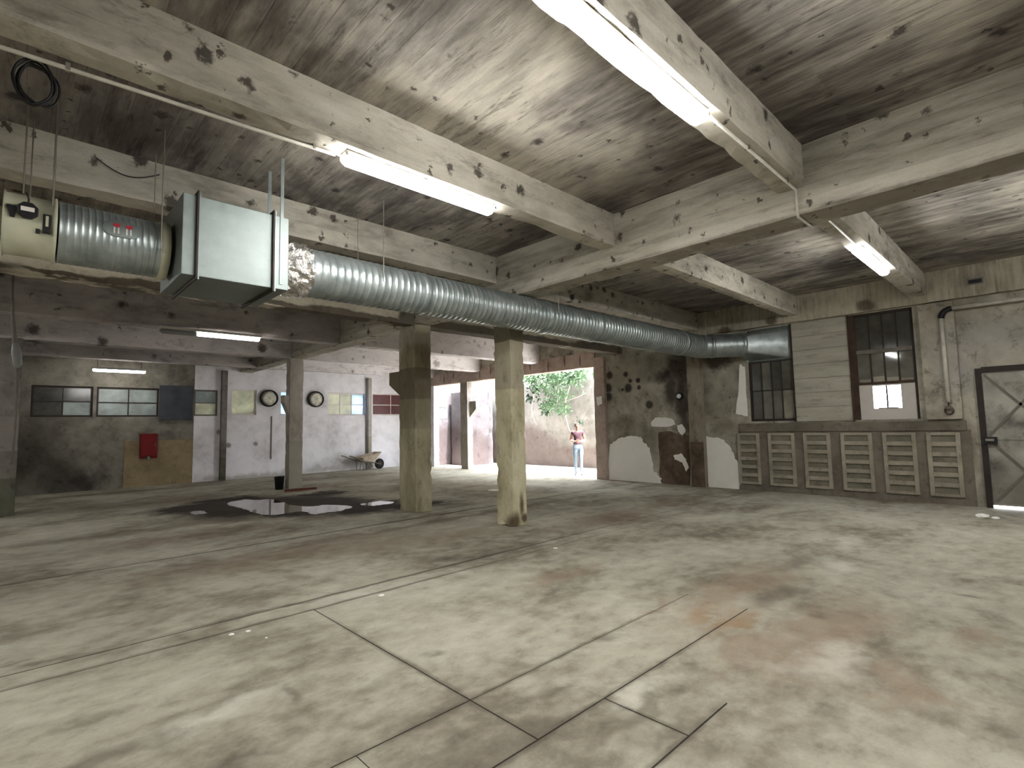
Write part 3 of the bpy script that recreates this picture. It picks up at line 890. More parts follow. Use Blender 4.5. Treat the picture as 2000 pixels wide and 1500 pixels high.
patch([(1164, 776), (1175, 774), (1176, 788), (1168, 793)], 'plaster_fresh', U - 0.108, jit=0.8, th=0.008)

# far right door
dr = sempty('door_1', 'grey sheet metal door with diagonal braces at the right edge')
box('door_frame', (U - 0.06, 0.89, 0), (U + 0.02, 0.975, 2.44), 'frame_dark', dr)
box('door_frame', (U - 0.06, -0.97, 2.36), (U + 0.02, 0.89, 2.46), 'frame_dark', dr)
box('door_frame', (U - 0.06, -0.975, 0), (U + 0.02, -0.89, 2.36), 'frame_dark', dr)
leaf_ = box('door_leaf', (U - 0.02, -0.888, 0.05), (U + 0.015, 0.888, 2.358), 'door_metal', dr)
box('door_rail', (U - 0.035, -0.87, 1.18), (U - 0.02, 0.88, 1.23), 'door_metal', dr)
box('door_rail', (U - 0.035, -0.87, 0.05), (U - 0.02, 0.88, 0.10), 'door_metal', dr)


def brace(a, b, nm='door_brace'):
    a, b = Vector(a), Vector(b)
    d = (b - a).normalized()
    n_ = Vector((1, 0, 0)).cross(d) * 0.02
    x0, x1 = Vector((-0.014, 0, 0)), Vector((0, 0, 0))
    MB().hexa([a - n_ + x0, a + n_ + x0, a + n_ + x1, a - n_ + x1], [b - n_ + x0, b + n_ + x0, b + n_ + x1, b - n_ + x1]).build(nm, 'frame_grey', dr)


brace((U - 0.02, 0.86, 1.25), (U - 0.02, 0.0, 2.32))
brace((U - 0.02, 0.86, 2.32), (U - 0.02, 0.0, 1.25))
brace((U - 0.02, 0.86, 0.10), (U - 0.02, 0.0, 1.17))
brace((U - 0.02, 0.86, 1.17), (U - 0.02, 0.0, 0.10))
lk = box('lock_box', (U - 0.10, 0.76, 1.10), (U - 0.02, 0.93, 1.23), 'black_plastic', dr)
box('lock_bolt', (U - 0.115, 0.80, 1.16), (U - 0.10, 0.91, 1.20), 'rod', dr)

# ------------------------------------------------------------------ beams
def beam(a, b, mat, label, seed, name='concrete_beam', step=0.14, amp=0.010):
    b = (b[0], b[1], ZC + 0.04)   # cast into the slab
    o = rough_box(name, a, b, mat, None, step, amp, seed)
    return tag(o, label, 'beam', 'ceiling beams')


beam((U0, 3.78, 3.87), (5.50, 4.00, ZC), 'beam', 'pale concrete beam with rust spots behind the middle strip light', 1)
beam((5.90, 3.78, 3.87), (U, 4.00, ZC), 'beam', 'short pale beam from the cross beam to the wall above the duct end', 2)
beam((U0, 1.55, 3.87), (5.50, 1.80, ZC), 'beam', 'grey concrete beam carrying the largest strip light', 3)
beam((5.90, 1.55, 3.87), (U, 1.80, ZC), 'beam', 'concrete beam carrying the small strip light at the right', 4)
beam((U0, 6.05, 3.87), (5.50, 6.32, ZC), 'beam', 'pale concrete beam running just above and behind the plenum box', 5)
beam((5.90, 6.05, 3.87), (U, 6.32, ZC), 'beam', 'concrete beam above the far half of the round duct', 6)
beam((U0, 8.40, 3.56), (5.48, 8.75, ZC), 'beam_peeling', 'concrete beam with peeling plaster along its lower edge left of the banded column', 7)
beam((5.86, 8.40, 3.56), (U, 8.75, ZC), 'beam_peeling', 'stained beam behind the nearest column', 8)
beam((U0, 11.6, 3.61), (5.50, 11.95, ZC), 'beam_grey', 'grey beam with brown rust spots carrying the half dead lamp', 9)
beam((5.90, 11.6, 3.61), (U, 11.95, ZC), 'beam_white', 'whitewashed beam with grey spots between the two main columns', 10)
beam((U0, 14.6, 3.58), (5.50, 14.95, ZC), 'beam_grey', 'grey beam over the dark left bay', 11)
beam((5.90, 14.6, 3.61), (U, 14.95, ZC), 'beam_white', 'whitewashed beam before the far windows', 12)
beam((U0, 17.5, 3.60), (5.50, 17.8, ZC), 'beam_grey', 'dark beam over the far lamp of the left bay', 13)
beam((5.90, 17.5, 3.60), (U, 17.8, ZC), 'beam_white', 'white beam nearest to the whitewashed far wall', 14)
beam((5.50, V0, 3.60), (5.90, V - 0.02, ZC), 'beam_cross', 'long deep cross beam carried by the columns', 15, step=0.2)
beam((-1.35, V0, 3.60), (-0.95, V, ZC), 'beam_cross', 'cross beam at the left hand end of the hall', 16, step=0.25)
beam((U0, -0.7, 3.87), (5.50, -0.45, ZC), 'beam', 'concrete beam overhead behind the viewer', 17)
beam((U - 0.14, V0, 3.73), (U, 9.36, ZC), 'beam_wall', 'streaked beam along the top of the right wall', 18)
lintel = tag(rough_box('lintel', (U - 0.06, 9.36, 3.28), (U + 0.26, 18.0, 3.74), 'pinkish', None, 0.14, 0.01, 19), 'pinkish lintel with rust cracks over the yard opening', 'lintel')


# ------------------------------------------------------------------ columns
def column(x0, x1, y0, y1, top, mat, label, seed, corbel=None, amp=0.010):
    r = thing('concrete_column', label, 'column')
    rough_box('shaft', (x0, y0, 0), (x1, y1, top), mat, r, 0.09, amp, seed)
    if corbel:
        (cx0, cx1, cy0, cy1, zb, zm, zt, side) = corbel
        lo = [(cx0, cy0, zb), (cx1, cy0, zb), (cx1, cy1, zb), (cx0, cy1, zb)]
        if side == '+y':
            lo = [(cx0, cy0, zb), (cx1, cy0, zb), (cx1, cy0 + 0.02, zb), (cx0, cy0 + 0.02, zb)]
        elif side == '-y':
            lo = [(cx0, cy1 - 0.02, zb), (cx1, cy1 - 0.02, zb), (cx1, cy1, zb), (cx0, cy1, zb)]
        elif side == '-x':
            lo = [(cx1 - 0.02, cy0, zb), (cx1, cy0, zb), (cx1, cy1, zb), (cx1 - 0.02, cy1, zb)]
        elif side == '+x':
            lo = [(cx0, cy0, zb), (cx0 + 0.02, cy0, zb), (cx0 + 0.02, cy1, zb), (cx0, cy1, zb)]
        mid = [(cx0, cy0, zm), (cx1, cy0, zm), (cx1, cy1, zm), (cx0, cy1, zm)]
        hi = [(cx0, cy0, zt), (cx1, cy0, zt), (cx1, cy1, zt), (cx0, cy1, zt)]
        mb = MB().ring_sweep([[Vector(p) for p in l] for l in (lo, mid, hi)], True)
        bevel(mb.build('corbel', mat, r), 0.01)
    return r


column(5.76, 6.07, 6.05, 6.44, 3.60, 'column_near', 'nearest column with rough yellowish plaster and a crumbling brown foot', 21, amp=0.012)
column(5.49, 5.86, 8.41, 8.98, 3.60, 'column_mid', 'thick column with dark bands and a corbel on its far side', 22, (5.49, 5.75, 8.96, 9.36, 2.25, 2.47, 2.72, '+y'))
column(5.47, 5.84, 14.58, 14.88, 3.60, 'column_far', 'slender grey column with small corbel beside the black bucket', 23, (5.32, 5.48, 14.60, 14.86, 2.05, 2.38, 2.56, '-x'))
column(-0.28, 0.07, 14.6, 14.95, 3.60, 'column_dark', 'dark column cut by the left edge', 24)
column(U - 0.02, U + 0.24, 15.42, 15.85, 3.30, 'column_far', 'post with sunlit corbel in the yard opening', 25, (U + 0.10, U + 0.24, 15.05, 15.43, 1.95, 2.25, 2.55, '-y'))
column(U - 0.02, U + 0.24, 17.6, 18.0, 3.30, 'wall_white', 'white post at the far end of the yard opening', 26)

# ------------------------------------------------------------------ ventilation duct
DY, DZ, DR = 5.62, 3.33, 0.262
duct = thing('ventilation_duct', 'long round galvanised spiral duct hung under the beams', 'duct')


def circ(c, d, r, n=40):
    d = d.normalized()
    a = Vector((0, 0, 1))
    a = (a - d * a.dot(d)).normalized()
    b = d.cross(a)
    return [c + (a * math.cos(2 * math.pi * k / n) + b * math.sin(2 * math.pi * k / n)) * r for k in range(n)]


def duct_run(x0, x1, pitch=0.085):
    rings = []
    X = Vector((1, 0, 0))
    x = x0
    rings.append(circ(Vector((x0, DY, DZ)), X, DR))
    while x + pitch < x1:
        for dx, rr in ((0.04, 0), (0.38, 0), (0.44, 0.005), (0.56, 0.005), (0.62, 0), (0.96, 0)):
            rings.append(circ(Vector((x + dx * pitch, DY, DZ)), X, DR + rr))
        x += pitch
    rings.append(circ(Vector((x1, DY, DZ)), X, DR))
    return MB().ring_sweep(rings).build('duct_section', 'galv', duct, True)


def band(x0, x1):
    X = Vector((1, 0, 0))
    rr = [circ(Vector((x, DY, DZ)), X, r) for x, r in ((x0, DR), (x0 + 0.005, DR + 0.014), ((x0 + x1) / 2, DR + 0.010), (x1 - 0.005, DR + 0.014), (x1, DR))]
    MB().ring_sweep(rr).build('coupling_band', 'galv', duct, True)


cuts = [2.20, 3.72, 6.05, 7.35, 10.45, 11.28]
for a, b in zip(cuts[:-1], cuts[1:]):
    duct_run(a, b)
for c in cuts[1:-1]:
    band(c - 0.05, c + 0.05)
# elbow towards the window, slanted run, square transition into the window head
e0 = Vector((11.28, DY, DZ))
dir2 = Vector((0.62, -0.785, 0)).normalized()
rings = []
for k in range(6):
    ang = k / 5
    d = (Vector((1, 0, 0)) * (1 - ang) + dir2 * ang).normalized()
    c = e0 + Vector((1, 0, 0)) * 0.28 * ang - Vector((0, 1, 0)) * 0.17 * ang * ang
    rings.append(circ(c, d, DR + (0.006 if 0 < k < 5 else 0)))
e1 = c
MB().ring_sweep(rings).build('elbow', 'galv', duct, True)
rr = [circ(e1 + dir2 * s_, dir2, DR + r_) for s_, r_ in ((0, 0), (0.01, 0.014), (0.07, 0.014), (0.08, 0))]
MB().ring_sweep(rr).build('coupling_band', 'galv', duct, True)
rings = []
s_ = 0.06
while s_ < 0.66:
    for dx, r_ in ((0, 0), (0.025, 0.006), (0.045, 0.006), (0.06, 0)):
        rings.append(circ(e1 + dir2 * (s_ + dx), dir2, DR + r_))
    s_ += 0.085
e2 = e1 + dir2 * (s_ - 0.02)
MB().ring_sweep(rings).build('duct_section', 'galv', duct, True)
rr = [circ(e2 + dir2 * s2, dir2, DR + r_) for s2, r_ in ((-0.05, 0), (-0.04, 0.014), (0.04, 0.014), (0.05, 0))]
MB().ring_sweep(rr).build('coupling_band', 'galv', duct, True)
n = 40
rc = circ(e2, dir2, DR, n)
sq = []
ya, yb, za, zb = 4.93, 3.99, 2.99, 3.69
for k in range(n):
    th = 2 * math.pi * k / n
    cz, cy = math.cos(th), math.sin(th)
    m_ = max(abs(cz), abs(cy))
    # ring starts at the top; positive sine points along dir2 x up
    sgn = dir2.cross(Vector((0, 0, 1))).y
    fy = cy / m_ * (1 if sgn > 0 else -1)
    fz = cz / m_
    sq.append(Vector((U + 0.03, (ya + yb) / 2 + fy * (ya - yb) / 2, (za + zb) / 2 + fz * (zb - za) / 2)))
bvec = dir2.cross((Vector((0, 0, 1))).normalized())
if (rc[n // 4] - e2).y * (sq[n // 4].y - (ya + yb) / 2) < 0:
    sq = [sq[(-k) % n] for k in range(n)]
MB().ring_sweep([rc, sq]).build('wall_transition', 'galv', duct, True)
MB().box((U + 0.02, 3.99, 2.97), (U + 0.05, 4.94, 3.70)).build('wall_plate', 'galv_box', duct)
# foil wrapped flexible connector
rings = []
for k in range(13):
    x = 1.915 + 0.325 * k / 12
    base = circ(Vector((x, DY, DZ)), Vector((1, 0, 0)), DR + 0.02 + 0.012 * math.sin(k * 2.1), 56)
    ctr = Vector((x, DY, DZ))
    rings.append([ctr + (p - ctr) * (1 + 0.16 * mnoise.noise(p * 9.0) + 0.10 * mnoise.noise(p * 19.0)) + Vector((0.03 * abs(mnoise.noise(p * 7 + Vector((3, 1, 2)))), 0, 0)) for p in base])
MB().ring_sweep(rings).build('foil_connector', 'foil', duct, False)

# plenum box
pb = thing('plenum_box', 'square galvanised sheet metal plenum box between silencer and duct', 'duct box')
X0, X1, Y0, Y1, Z0, Z1 = 0.99, 1.90, 5.15, 6.04, 2.97, 3.70
bevel(box('box_body', (X0, Y0, Z0), (X1, Y1, Z1), 'galv_box', pb), 0.006)


def ring_frame(name, x0, x1, grow, mat, parent):
    for a, b in (((x0, Y0 - grow, Z0 - grow), (x1, Y0 - 0.001, Z1 + grow)), ((x0, Y1 + 0.001, Z0 - grow), (x1, Y1 + grow, Z1 + grow)),
                 ((x0, Y0 - 0.001, Z1 + 0.001), (x1, Y1 + 0.001, Z1 + grow)), ((x0, Y0 - 0.001, Z0 - grow), (x1, Y1 + 0.001, Z0 - 0.001))):
        box(name, a, b, mat, parent)


ring_frame('flange', 1.095, 1.108, 0.035, 'dark_steel', pb)
ring_frame('flange', 1.110, 1.122, 0.035, 'galv_box', pb)
ring_frame('flange', 1.742, 1.755, 0.035, 'dark_steel', pb)
ring_frame('flange', 1.757, 1.769, 0.035, 'galv_box', pb)

# silencer, clamp ring and fan casing
SZ = 3.275
sil = thing('duct_silencer', 'round galvanised silencer with oval red marked plate', 'silencer')
rings = []
for k in range(17):
    x = 0.20 + 0.73 * k / 16
    for dx, r_ in ((-0.018, 0), (-0.005, 0), (-0.002, 0.004), (0.002, 0.004), (0.005, 0), (0.018, 0)):
        rings.append(circ(Vector((min(max(x + dx, 0.195), 0.935), DY, SZ)), Vector((1, 0, 0)), 0.25 + r_, 48))
MB().ring_sweep(rings, True).build('shell', 'galv', sil, True)
rr = [circ(Vector((x, DY, SZ)), Vector((1, 0, 0)), r_, 48) for x, r_ in ((0.885, 0.25), (0.89, 0.263), (0.955, 0.263), (0.96, 0.24))]
MB().ring_sweep(rr).build('end_collar', 'cream_metal', sil, True)


def on_cyl(dx, ang, r):
    return Vector((dx, DY - r * math.cos(ang), SZ + r * math.sin(ang)))


def curved(name, outline, mat, parent, r0=0.257, th=0.006):
    """flat outline (x, arc length) wrapped round the silencer"""
    m_ = len(outline)
    q = [on_cyl(x, s2 / r0, r0) for x, s2 in outline] + [on_cyl(x, s2 / r0, r0 + th) for x, s2 in outline]
    fs = [tuple(range(m_, 2 * m_)), tuple(range(m_))] + [(i, (i + 1) % m_, m_ + (i + 1) % m_, m_ + i) for i in range(m_)]
    return MB().add(q, fs).build(name, mat, parent)


# oval plate split in strips so that it follows the curve
pl = MB()
nx, ns = 16, 7
cx, cs, hx, hs = 0.60, 0.055, 0.135, 0.075
rows_ = []
for j in range(ns + 1):
    s2 = -1 + 2 * j / ns
    half = hx - hs + math.sqrt(max(0, 1 - s2 * s2)) * hs
    rows_.append([on_cyl(cx - half + 2 * half * i / nx, (cs + s2 * hs) / 0.26, 0.261) for i in range(nx + 1)])
for j in range(ns):
    for i in range(nx):
        pl.add([rows_[j][i], rows_[j][i + 1], rows_[j + 1][i + 1], rows_[j + 1][i]], [(0, 1, 2, 3)])
plate = pl.build('oval_plate', 'galv_box', sil, True)
for cx2 in (0.56, 0.645):
    curved('red_mark', [(cx2 + dx, cs + ds) for dx, ds in ((-0.028, 0.030), (-0.018, 0.022), (-0.022, 0.044), (-0.006, 0.036), (0.004, 0.050), (0.012, 0.036), (0.026, 0.044), (0.020, 0.020), (0.006, 0.008), (-0.012, 0.012))], 'label_red', plate, 0.262, 0.002)
    for dx in (-0.016, 0.012):
        curved('pale_bar', [(cx2 + dx - 0.005, cs + 0.006), (cx2 + dx + 0.005, cs + 0.006), (cx2 + dx + 0.005, cs - 0.05), (cx2 + dx - 0.005, cs - 0.05)], 'label_white', plate, 0.262, 0.002)
# fan casing
fan = thing('duct_fan', 'cream fan casing with black terminal box at the far left', 'fan')
rr = [circ(Vector((x, DY, SZ)), Vector((1, 0, 0)), r_, 48) for x, r_ in ((-0.13, 0.245), (-0.125, 0.26), (-0.115, 0.242), (0.16, 0.242), (0.165, 0.268), (0.182, 0.268), (0.186, 0.24))]
MB().ring_sweep(rr, True).build('casing', 'cream_metal', fan, True)
fy = DY - 0.238
tb = MB()
oc = [Vector((0.01 + 0.066 * math.cos(math.pi / 8 + k * math.pi / 4), 0, 3.325 + 0.066 * math.sin(math.pi / 8 + k * math.pi / 4))) for k in range(8)]
tb.ring_sweep([[p + Vector((0, fy + 0.05, 0)) for p in oc], [p + Vector((0, fy - 0.05, 0)) for p in oc]], True)
tbo = bevel(tb.build('terminal_box', 'black_plastic', fan), 0.008)
box('box_label', (-0.03, fy - 0.053, 3.312), (0.048, fy - 0.05, 3.345), 'label_white', tbo)
MB().tube([(0.01, fy - 0.02, 3.36), (0.012, fy - 0.01, 3.42), (0.0, fy + 0.08, 3.50)], 0.006, 6).build('supply_cable', 'dark_steel', fan)
MB().hexa([(-0.085, fy - 0.02, 3.26), (-0.06, fy - 0.02, 3.26), (-0.06, fy + 0.04, 3.26), (-0.085, fy + 0.04, 3.26)],
          [(-0.108, fy - 0.02, 3.35), (-0.055, fy - 0.02, 3.35), (-0.055, fy + 0.06, 3.35), (-0.108, fy + 0.06, 3.35)]).build('cable_gland', 'black_plastic', fan)
sw = bevel(box('side_plate', (0.098, fy - 0.012, 3.18), (0.148, fy + 0.05, 3.33), 'black_plastic', fan), 0.004)
bevel(box('plate_window', (0.114, fy - 0.016, 3.23), (0.132, fy - 0.012, 3.315), 'cream_metal', sw), 0.002)
bevel(box('small_socket', (0.06, fy - 0.004, 3.17), (0.085, fy + 0.02, 3.205), 'black_plastic', fan), 0.003)

# hanger rods: pairs either side of the duct
RODN = 0
for (x, yf, zb, r_, where) in (
        (-0.02, DY - 0.27, 3.45, 0.006, 'front rod holding the fan casing at the far left'), (0.02, DY + 0.27, 3.40, 0.005, 'rear rod holding the fan casing'),
        (0.15, DY - 0.26, 3.40, 0.006, 'front rod where fan casing and silencer meet'), (0.17, DY + 0.28, 3.40, 0.005, 'rear rod where fan casing and silencer meet'),
        (0.87, DY - 0.29, 3.2, 0.006, 'front rod at the plenum end of the silencer'), (0.90, DY + 0.29, 3.3, 0.005, 'rear rod at the plenum end of the silencer'),
        (3.07, DY - 0.27, 3.32, 0.006, 'front rod of the duct under the middle strip light'), (3.02, DY + 0.27, 3.33, 0.005, 'rear rod of the duct under the middle strip light'),
        (6.18, DY - 0.27, 3.33, 0.006, 'front duct rod just past the cross beam'), (9.28, DY - 0.27, 3.33, 0.006, 'front duct rod near the yard opening'), (11.2, DY - 0.27, 3.33, 0.006, 'duct rod at the elbow')):
    o = MB().tube([(x, yf, ZC), (x, yf, zb)], r_, 6).build('hanger_rod', 'rod')
    tag(o, 'thin steel ' + where, 'hanger rod', 'duct hanger rods')
for x, yy, zb_, lb in ((1.83, Y0 - 0.0045, 3.02, 'front flat strap running down the right end of the plenum box'), (1.83, 5.5, Z1, 'rear flat strap ending on top of the plenum box')):
    o = box('hanger_strap', (x - 0.016, yy - 0.004, zb_), (x + 0.016, yy + 0.004, ZC), 'galv_box')
    tag(o, lb, 'strap', 'plenum straps')


# ------------------------------------------------------------------ lamps
def strip_light(cx, cy, z, L, label, wide=0.12, h=0.10, glow='glow', cat='ceiling light', hang=0.0):
    r = thing('strip_light', label, cat, 'strip lights')
    r.location = (cx, cy, z)
    bevel(box('housing', (-L / 2, -wide / 2, -0.022), (L / 2, wide / 2, 0), 'lamp_housing', r), 0.004, 1)
    a, b = wide / 2 - 0.002, wide / 2 - 0.028
    rings = []
    for x, k in ((-L / 2, 0.6), (-L / 2 + 0.03, 1.0), (L / 2 - 0.03, 1.0), (L / 2, 0.6)):
        zz = -0.022 - (h - 0.022) * k
        zs = -0.022 - (h - 0.045) * k
        rings.append([Vector((x, -a, -0.022)), Vector((x, -a, zs)), Vector((x, -b * k, zz)), Vector((x, b * k, zz)), Vector((x, a, zs)), Vector((x, a, -0.022))])
    MB().ring_sweep(rings, True).build('diffuser', glow, r)
    for s2 in (-1, 1):
        box('end_clip', (s2 * L / 2 - 0.012, -a - 0.006, -0.05), (s2 * L / 2 + 0.012, -a + 0.002, -0.02), 'rod', r)
    return r


strip_light(2.68, 3.90, 3.87, 1.62, 'glowing strip light on the underside of the spotted beam, above the duct')
strip_light(2.76, 1.66, 3.87, 1.62, 'largest glowing strip light, cut by the top edge')
strip_light(8.75, 1.68, 3.87, 1.62, 'small glowing strip light at the right before the wall')
# unseen lamps behind and beside the viewer, put in to light the near hall
strip_light(-2.0, 1.66, 3.87, 1.62, 'unseen strip light of the near row left of the viewer')
strip_light(2.7, -0.58, 3.87, 1.62, 'unseen strip light overhead behind the viewer')
strip_light(8.75, -1.2, 3.87, 1.62, 'strip light near the metal door, out of view')
strip_light(-2.6, 3.90, 3.87, 1.62, 'strip light at the left end of the spotted beam, out of view')

strip_light(-2.8, 11.75, 3.60, 1.62, 'unseen strip light added for the left bay beyond the left edge')  # unseen lamp added to brighten the left bay
# half dead lamp in the left bay: dull left half, lit tube on the right
hl = thing('strip_light', 'narrow lamp on the grey beam, only its right tube lit', 'ceiling light', 'strip lights')
hl.location = (2.95, 11.5, 3.60)
bevel(box('housing', (-1.05, -0.06, -0.05), (0.75, 0.06, 0), 'lamp_housing', hl), 0.005)
MB().tube([(-1.05, 0, -0.085), (-1.0, 0, -0.085), (-0.46, 0, -0.085), (-0.43, 0, -0.085)], [0.02, 0.055, 0.055, 0.03], 12).build('dead_tube', 'lamp_dead', hl, True)
MB().tube([(-0.44, 0, -0.085), (-0.42, 0, -0.085), (0.70, 0, -0.085), (0.72, 0, -0.085)], [0.02, 0.045, 0.045, 0.02], 12).build('lit_tube', 'glow_weak', hl, True)
fl = thing('strip_light', 'short lit tube lamp in the darkest bay before the far windows', 'ceiling light', 'strip lights')
fl.location = (2.1, 18.2, 3.36)
box('housing', (-0.62, -0.05, 0.03), (0.62, 0.05, 0.08), 'lamp_dead', fl)
MB().tube([(-0.60, 0, 0), (-0.57, 0, 0), (0.57, 0, 0), (0.60, 0, 0)], [0.02, 0.04, 0.04, 0.02], 12).build('lit_tube', 'glow_weak', fl, True)
for sx in (-0.5, 0.5):
    MB().tube([(sx, 0, 0.08), (sx, 0, ZC - 3.36)], 0.006, 6).build('suspension', 'dark_steel', fl)


# conduits
def conduit(pts, r, label, clips=()):
    rt_ = thing('electrical_conduit', label, 'conduit')
    MB().tube(pts, r, 8).build('pipe', 'conduit', rt_, True)
    for c in clips:
        box('clip', (c[0] - 0.012, c[1] - 0.02, c[2] - 0.02), (c[0] + 0.012, c[1] + 0.02, c[2] + 0.022), 'rod', rt_)
    return rt_


conduit([(-1.0, 4.03, 3.81), (-0.2, 4.03, 3.82), (0.6, 4.02, 3.845), (1.2, 4.0, 3.85), (1.82, 3.95, 3.85)], 0.014, 'pale conduit sloping along the spotted beam to the middle strip light', ((0.15, 4.03, 3.84), (1.65, 3.97, 3.86)))
conduit([(3.60, 1.62, 3.85), (5.46, 1.62, 3.85), (5.47, 1.62, 3.60), (5.48, 1.62, 3.58), (5.92, 1.62, 3.58), (5.93, 1.62, 3.84), (7.92, 1.66, 3.85)], 0.013,
        'pale conduit crossing under the deep beam between two strip lights', ((4.3, 1.62, 3.86), (5.2, 1.62, 3.86), (6.6, 1.62, 3.86)))
# coil of wire left on the beam
coil = thing('wire_coil', 'dark coil of wire hanging at the upper left', 'wire coil')
for k in range(5):
    cpts = []
    for i in range(25):
        th = 2 * math.pi * i / 24
        cpts.append((0.0 + (0.085 + 0.012 * math.sin(k * 2)) * math.sin(th) + 0.006 * k, 4.06 + 0.012 * k, 3.70 + (0.13 + 0.014 * math.cos(k)) * math.cos(th) + 0.01 * math.sin(3 * th + k)))
    MB().tube(cpts, 0.007, 5, False).build('wire_loop', 'black_plastic', coil, True)
# thin slack cable on the pale beam behind the silencer
cpts = [(0.45 + 0.5 * i / 12, 6.02, 4.17 - 0.10 * math.sin(math.pi * i / 12)) for i in range(13)]
tag(MB().tube(cpts, 0.006, 5).build('slack_cable', 'dark_steel'), 'thin slack cable sagging across the pale beam behind the silencer', 'cable')

# pipe and pulley on the right wall
pp = thing('wall_pipe', 'pale vertical pipe with black elbow beside the tall steel window', 'pipe')
py_, pz = 1.36, 3.56
MB().tube([(U - 0.15, py_, 1.86), (U - 0.15, py_, pz - 0.16)], 0.035, 10).build('vertical_pipe', 'conduit', pp, True)
epts = [(U - 0.15, py_ - 0.16 * (1 - math.cos(a * math.pi / 10)), pz - 0.16 + 0.16 * math.sin(a * math.pi / 10)) for a in range(6)]
MB().tube(epts, 0.05, 10).build('elbow', 'black_plastic', pp, True)
MB().tube([(U - 0.15, py_ - 0.16, pz), (U - 0.15, -1.5, pz)], 0.035, 10).build('horizontal_pipe', 'conduit', pp, True)
hk = thing('pulley_hook', 'small dark hook below the vertical pipe on the right wall', 'hook')
MB().tube([(U - 0.15, py_, 1.87), (U - 0.15, py_, 1.76)], 0.012, 8).build('shank', 'rust_steel', hk)
MB().tube([(U - 0.15, py_ + 0.06 * math.sin(a), 1.70 + 0.06 * math.cos(a)) for a in [i * 0.55 for i in range(10)]], 0.014, 8).build('hook_ring', 'rust_steel', hk, True)
MB().tube([(U - 0.15, py_, 1.79), (U - 0.15, py_, 1.74)], [0.03, 0.075], 10).build('bell', 'frame_grey', hk, True)
jb = thing('junction_box', 'small open box with pale plaster blot high on the right wall', 'junction box')
for a, b in (((U - 0.17, 0.74, 4.02), (U - 0.14, 0.96, 4.04)), ((U - 0.17, 0.74, 3.93), (U - 0.14, 0.96, 3.95)), ((U - 0.17, 0.74, 3.95), (U - 0.14, 0.76, 4.02)), ((U - 0.17, 0.94, 3.95), (U - 0.14, 0.96, 4.02))):
    box('box_side', a, b, 'frame_grey', jb)
box('box_back', (U - 0.146, 0.76, 3.95), (U - 0.14, 0.94, 4.02), 'black_plastic', jb)
wl = thing('bright_hole_dome', 'pale dome standing in for a bright wall hole, on dark bracket above the plaster patches', 'bright hole')  # white dome on a dark disc stands in for a bright hole
lp = on(1328, 774, 0, U)
MB().tube([(U, lp.y, lp.z), (U - 0.05, lp.y, lp.z)], 0.10, 14).build('backing', 'black_plastic', wl)
MB().tube([(U - 0.05, lp.y, lp.z), (U - 0.09, lp.y, lp.z), (U - 0.115, lp.y, lp.z), (U - 0.125, lp.y, lp.z)], [0.065, 0.06, 0.04, 0.01], 14).build('dome', 'white_paint', wl, True)

# ------------------------------------------------------------------ far wall fittings
for k, (cx, lb) in enumerate(((6.45, 'round wall vent left of the slender column'), (8.12, 'round wall vent right of the slender column'))):
    r = thing('round_vent', lb + ' with dark rim and pale disc', 'vent', 'round wall vents')
    N = 28

    def rg(r_, y):
        return [Vector((cx + r_ * math.cos(2 * math.pi * i / N), y, 2.735 + r_ * math.sin(2 * math.pi * i / N))) for i in range(N)]
    MB().ring_sweep([rg(0.262, V - 0.02), rg(0.30, V - 0.02), rg(0.303, V - 0.08), rg(0.297, V - 0.14), rg(0.278, V - 0.14), rg(0.262, V - 0.06)]).build('rim', 'black_plastic', r, True)
    MB().ring_sweep([rg(0.264, V - 0.10), rg(0.13, V - 0.115), rg(0.01, V - 0.12)], True).build('disc', 'disc', r, True)
    for a in range(3):
        th = a * math.pi / 3 + 0.3
        d = Vector((math.cos(th), 0, math.sin(th))) * 0.23
        MB().tube([Vector((cx, V - 0.16, 2.735)) - d, Vector((cx, V - 0.16, 2.735)) + d], 0.004, 5).build('guard_bar', 'frame_grey', r)
tag(bevel(box('slate_panel', (3.22, V - 0.09, 1.99), (4.12, V - 0.002, 3.07), 'slate_panel'), 0.01), 'dark slate coloured panel between two windows on the far wall', 'panel')
tag(bevel(box('beige_board', (2.39, V - 0.03, 0.0), (4.165, V - 0.002, 1.38), 'beige_board'), 0.004), 'beige brown board leaning on the far wall under the red cabinet', 'board')
fc = thing('fire_hose_cabinet', 'dark red fire hose cabinet on the far wall', 'fire cabinet')
bevel(box('cabinet_body', (2.75, V - 0.20, 0.90), (3.19, V - 0.032, 1.58), 'red_cabinet', fc), 0.01)
bevel(box('cabinet_door', (2.77, V - 0.215, 0.92), (3.17, V - 0.20, 1.56), 'red_cabinet', fc), 0.006)
box('door_handle', (3.11, V - 0.235, 1.20), (3.13, V - 0.215, 1.30), 'frame_grey', fc)
box('side_foot', (2.75, V - 0.18, 0.84), (2.88, V - 0.05, 0.90), 'red_cabinet', fc)
box('side_foot', (3.06, V - 0.18, 0.84), (3.19, V - 0.05, 0.90), 'red_cabinet', fc)
MB().tube([(2.97, V - 0.12, 0.90), (2.97, V - 0.12, 0.86), (2.98, V - 0.17, 0.82)], 0.025, 8).build('hose_nozzle', 'conduit', fc)

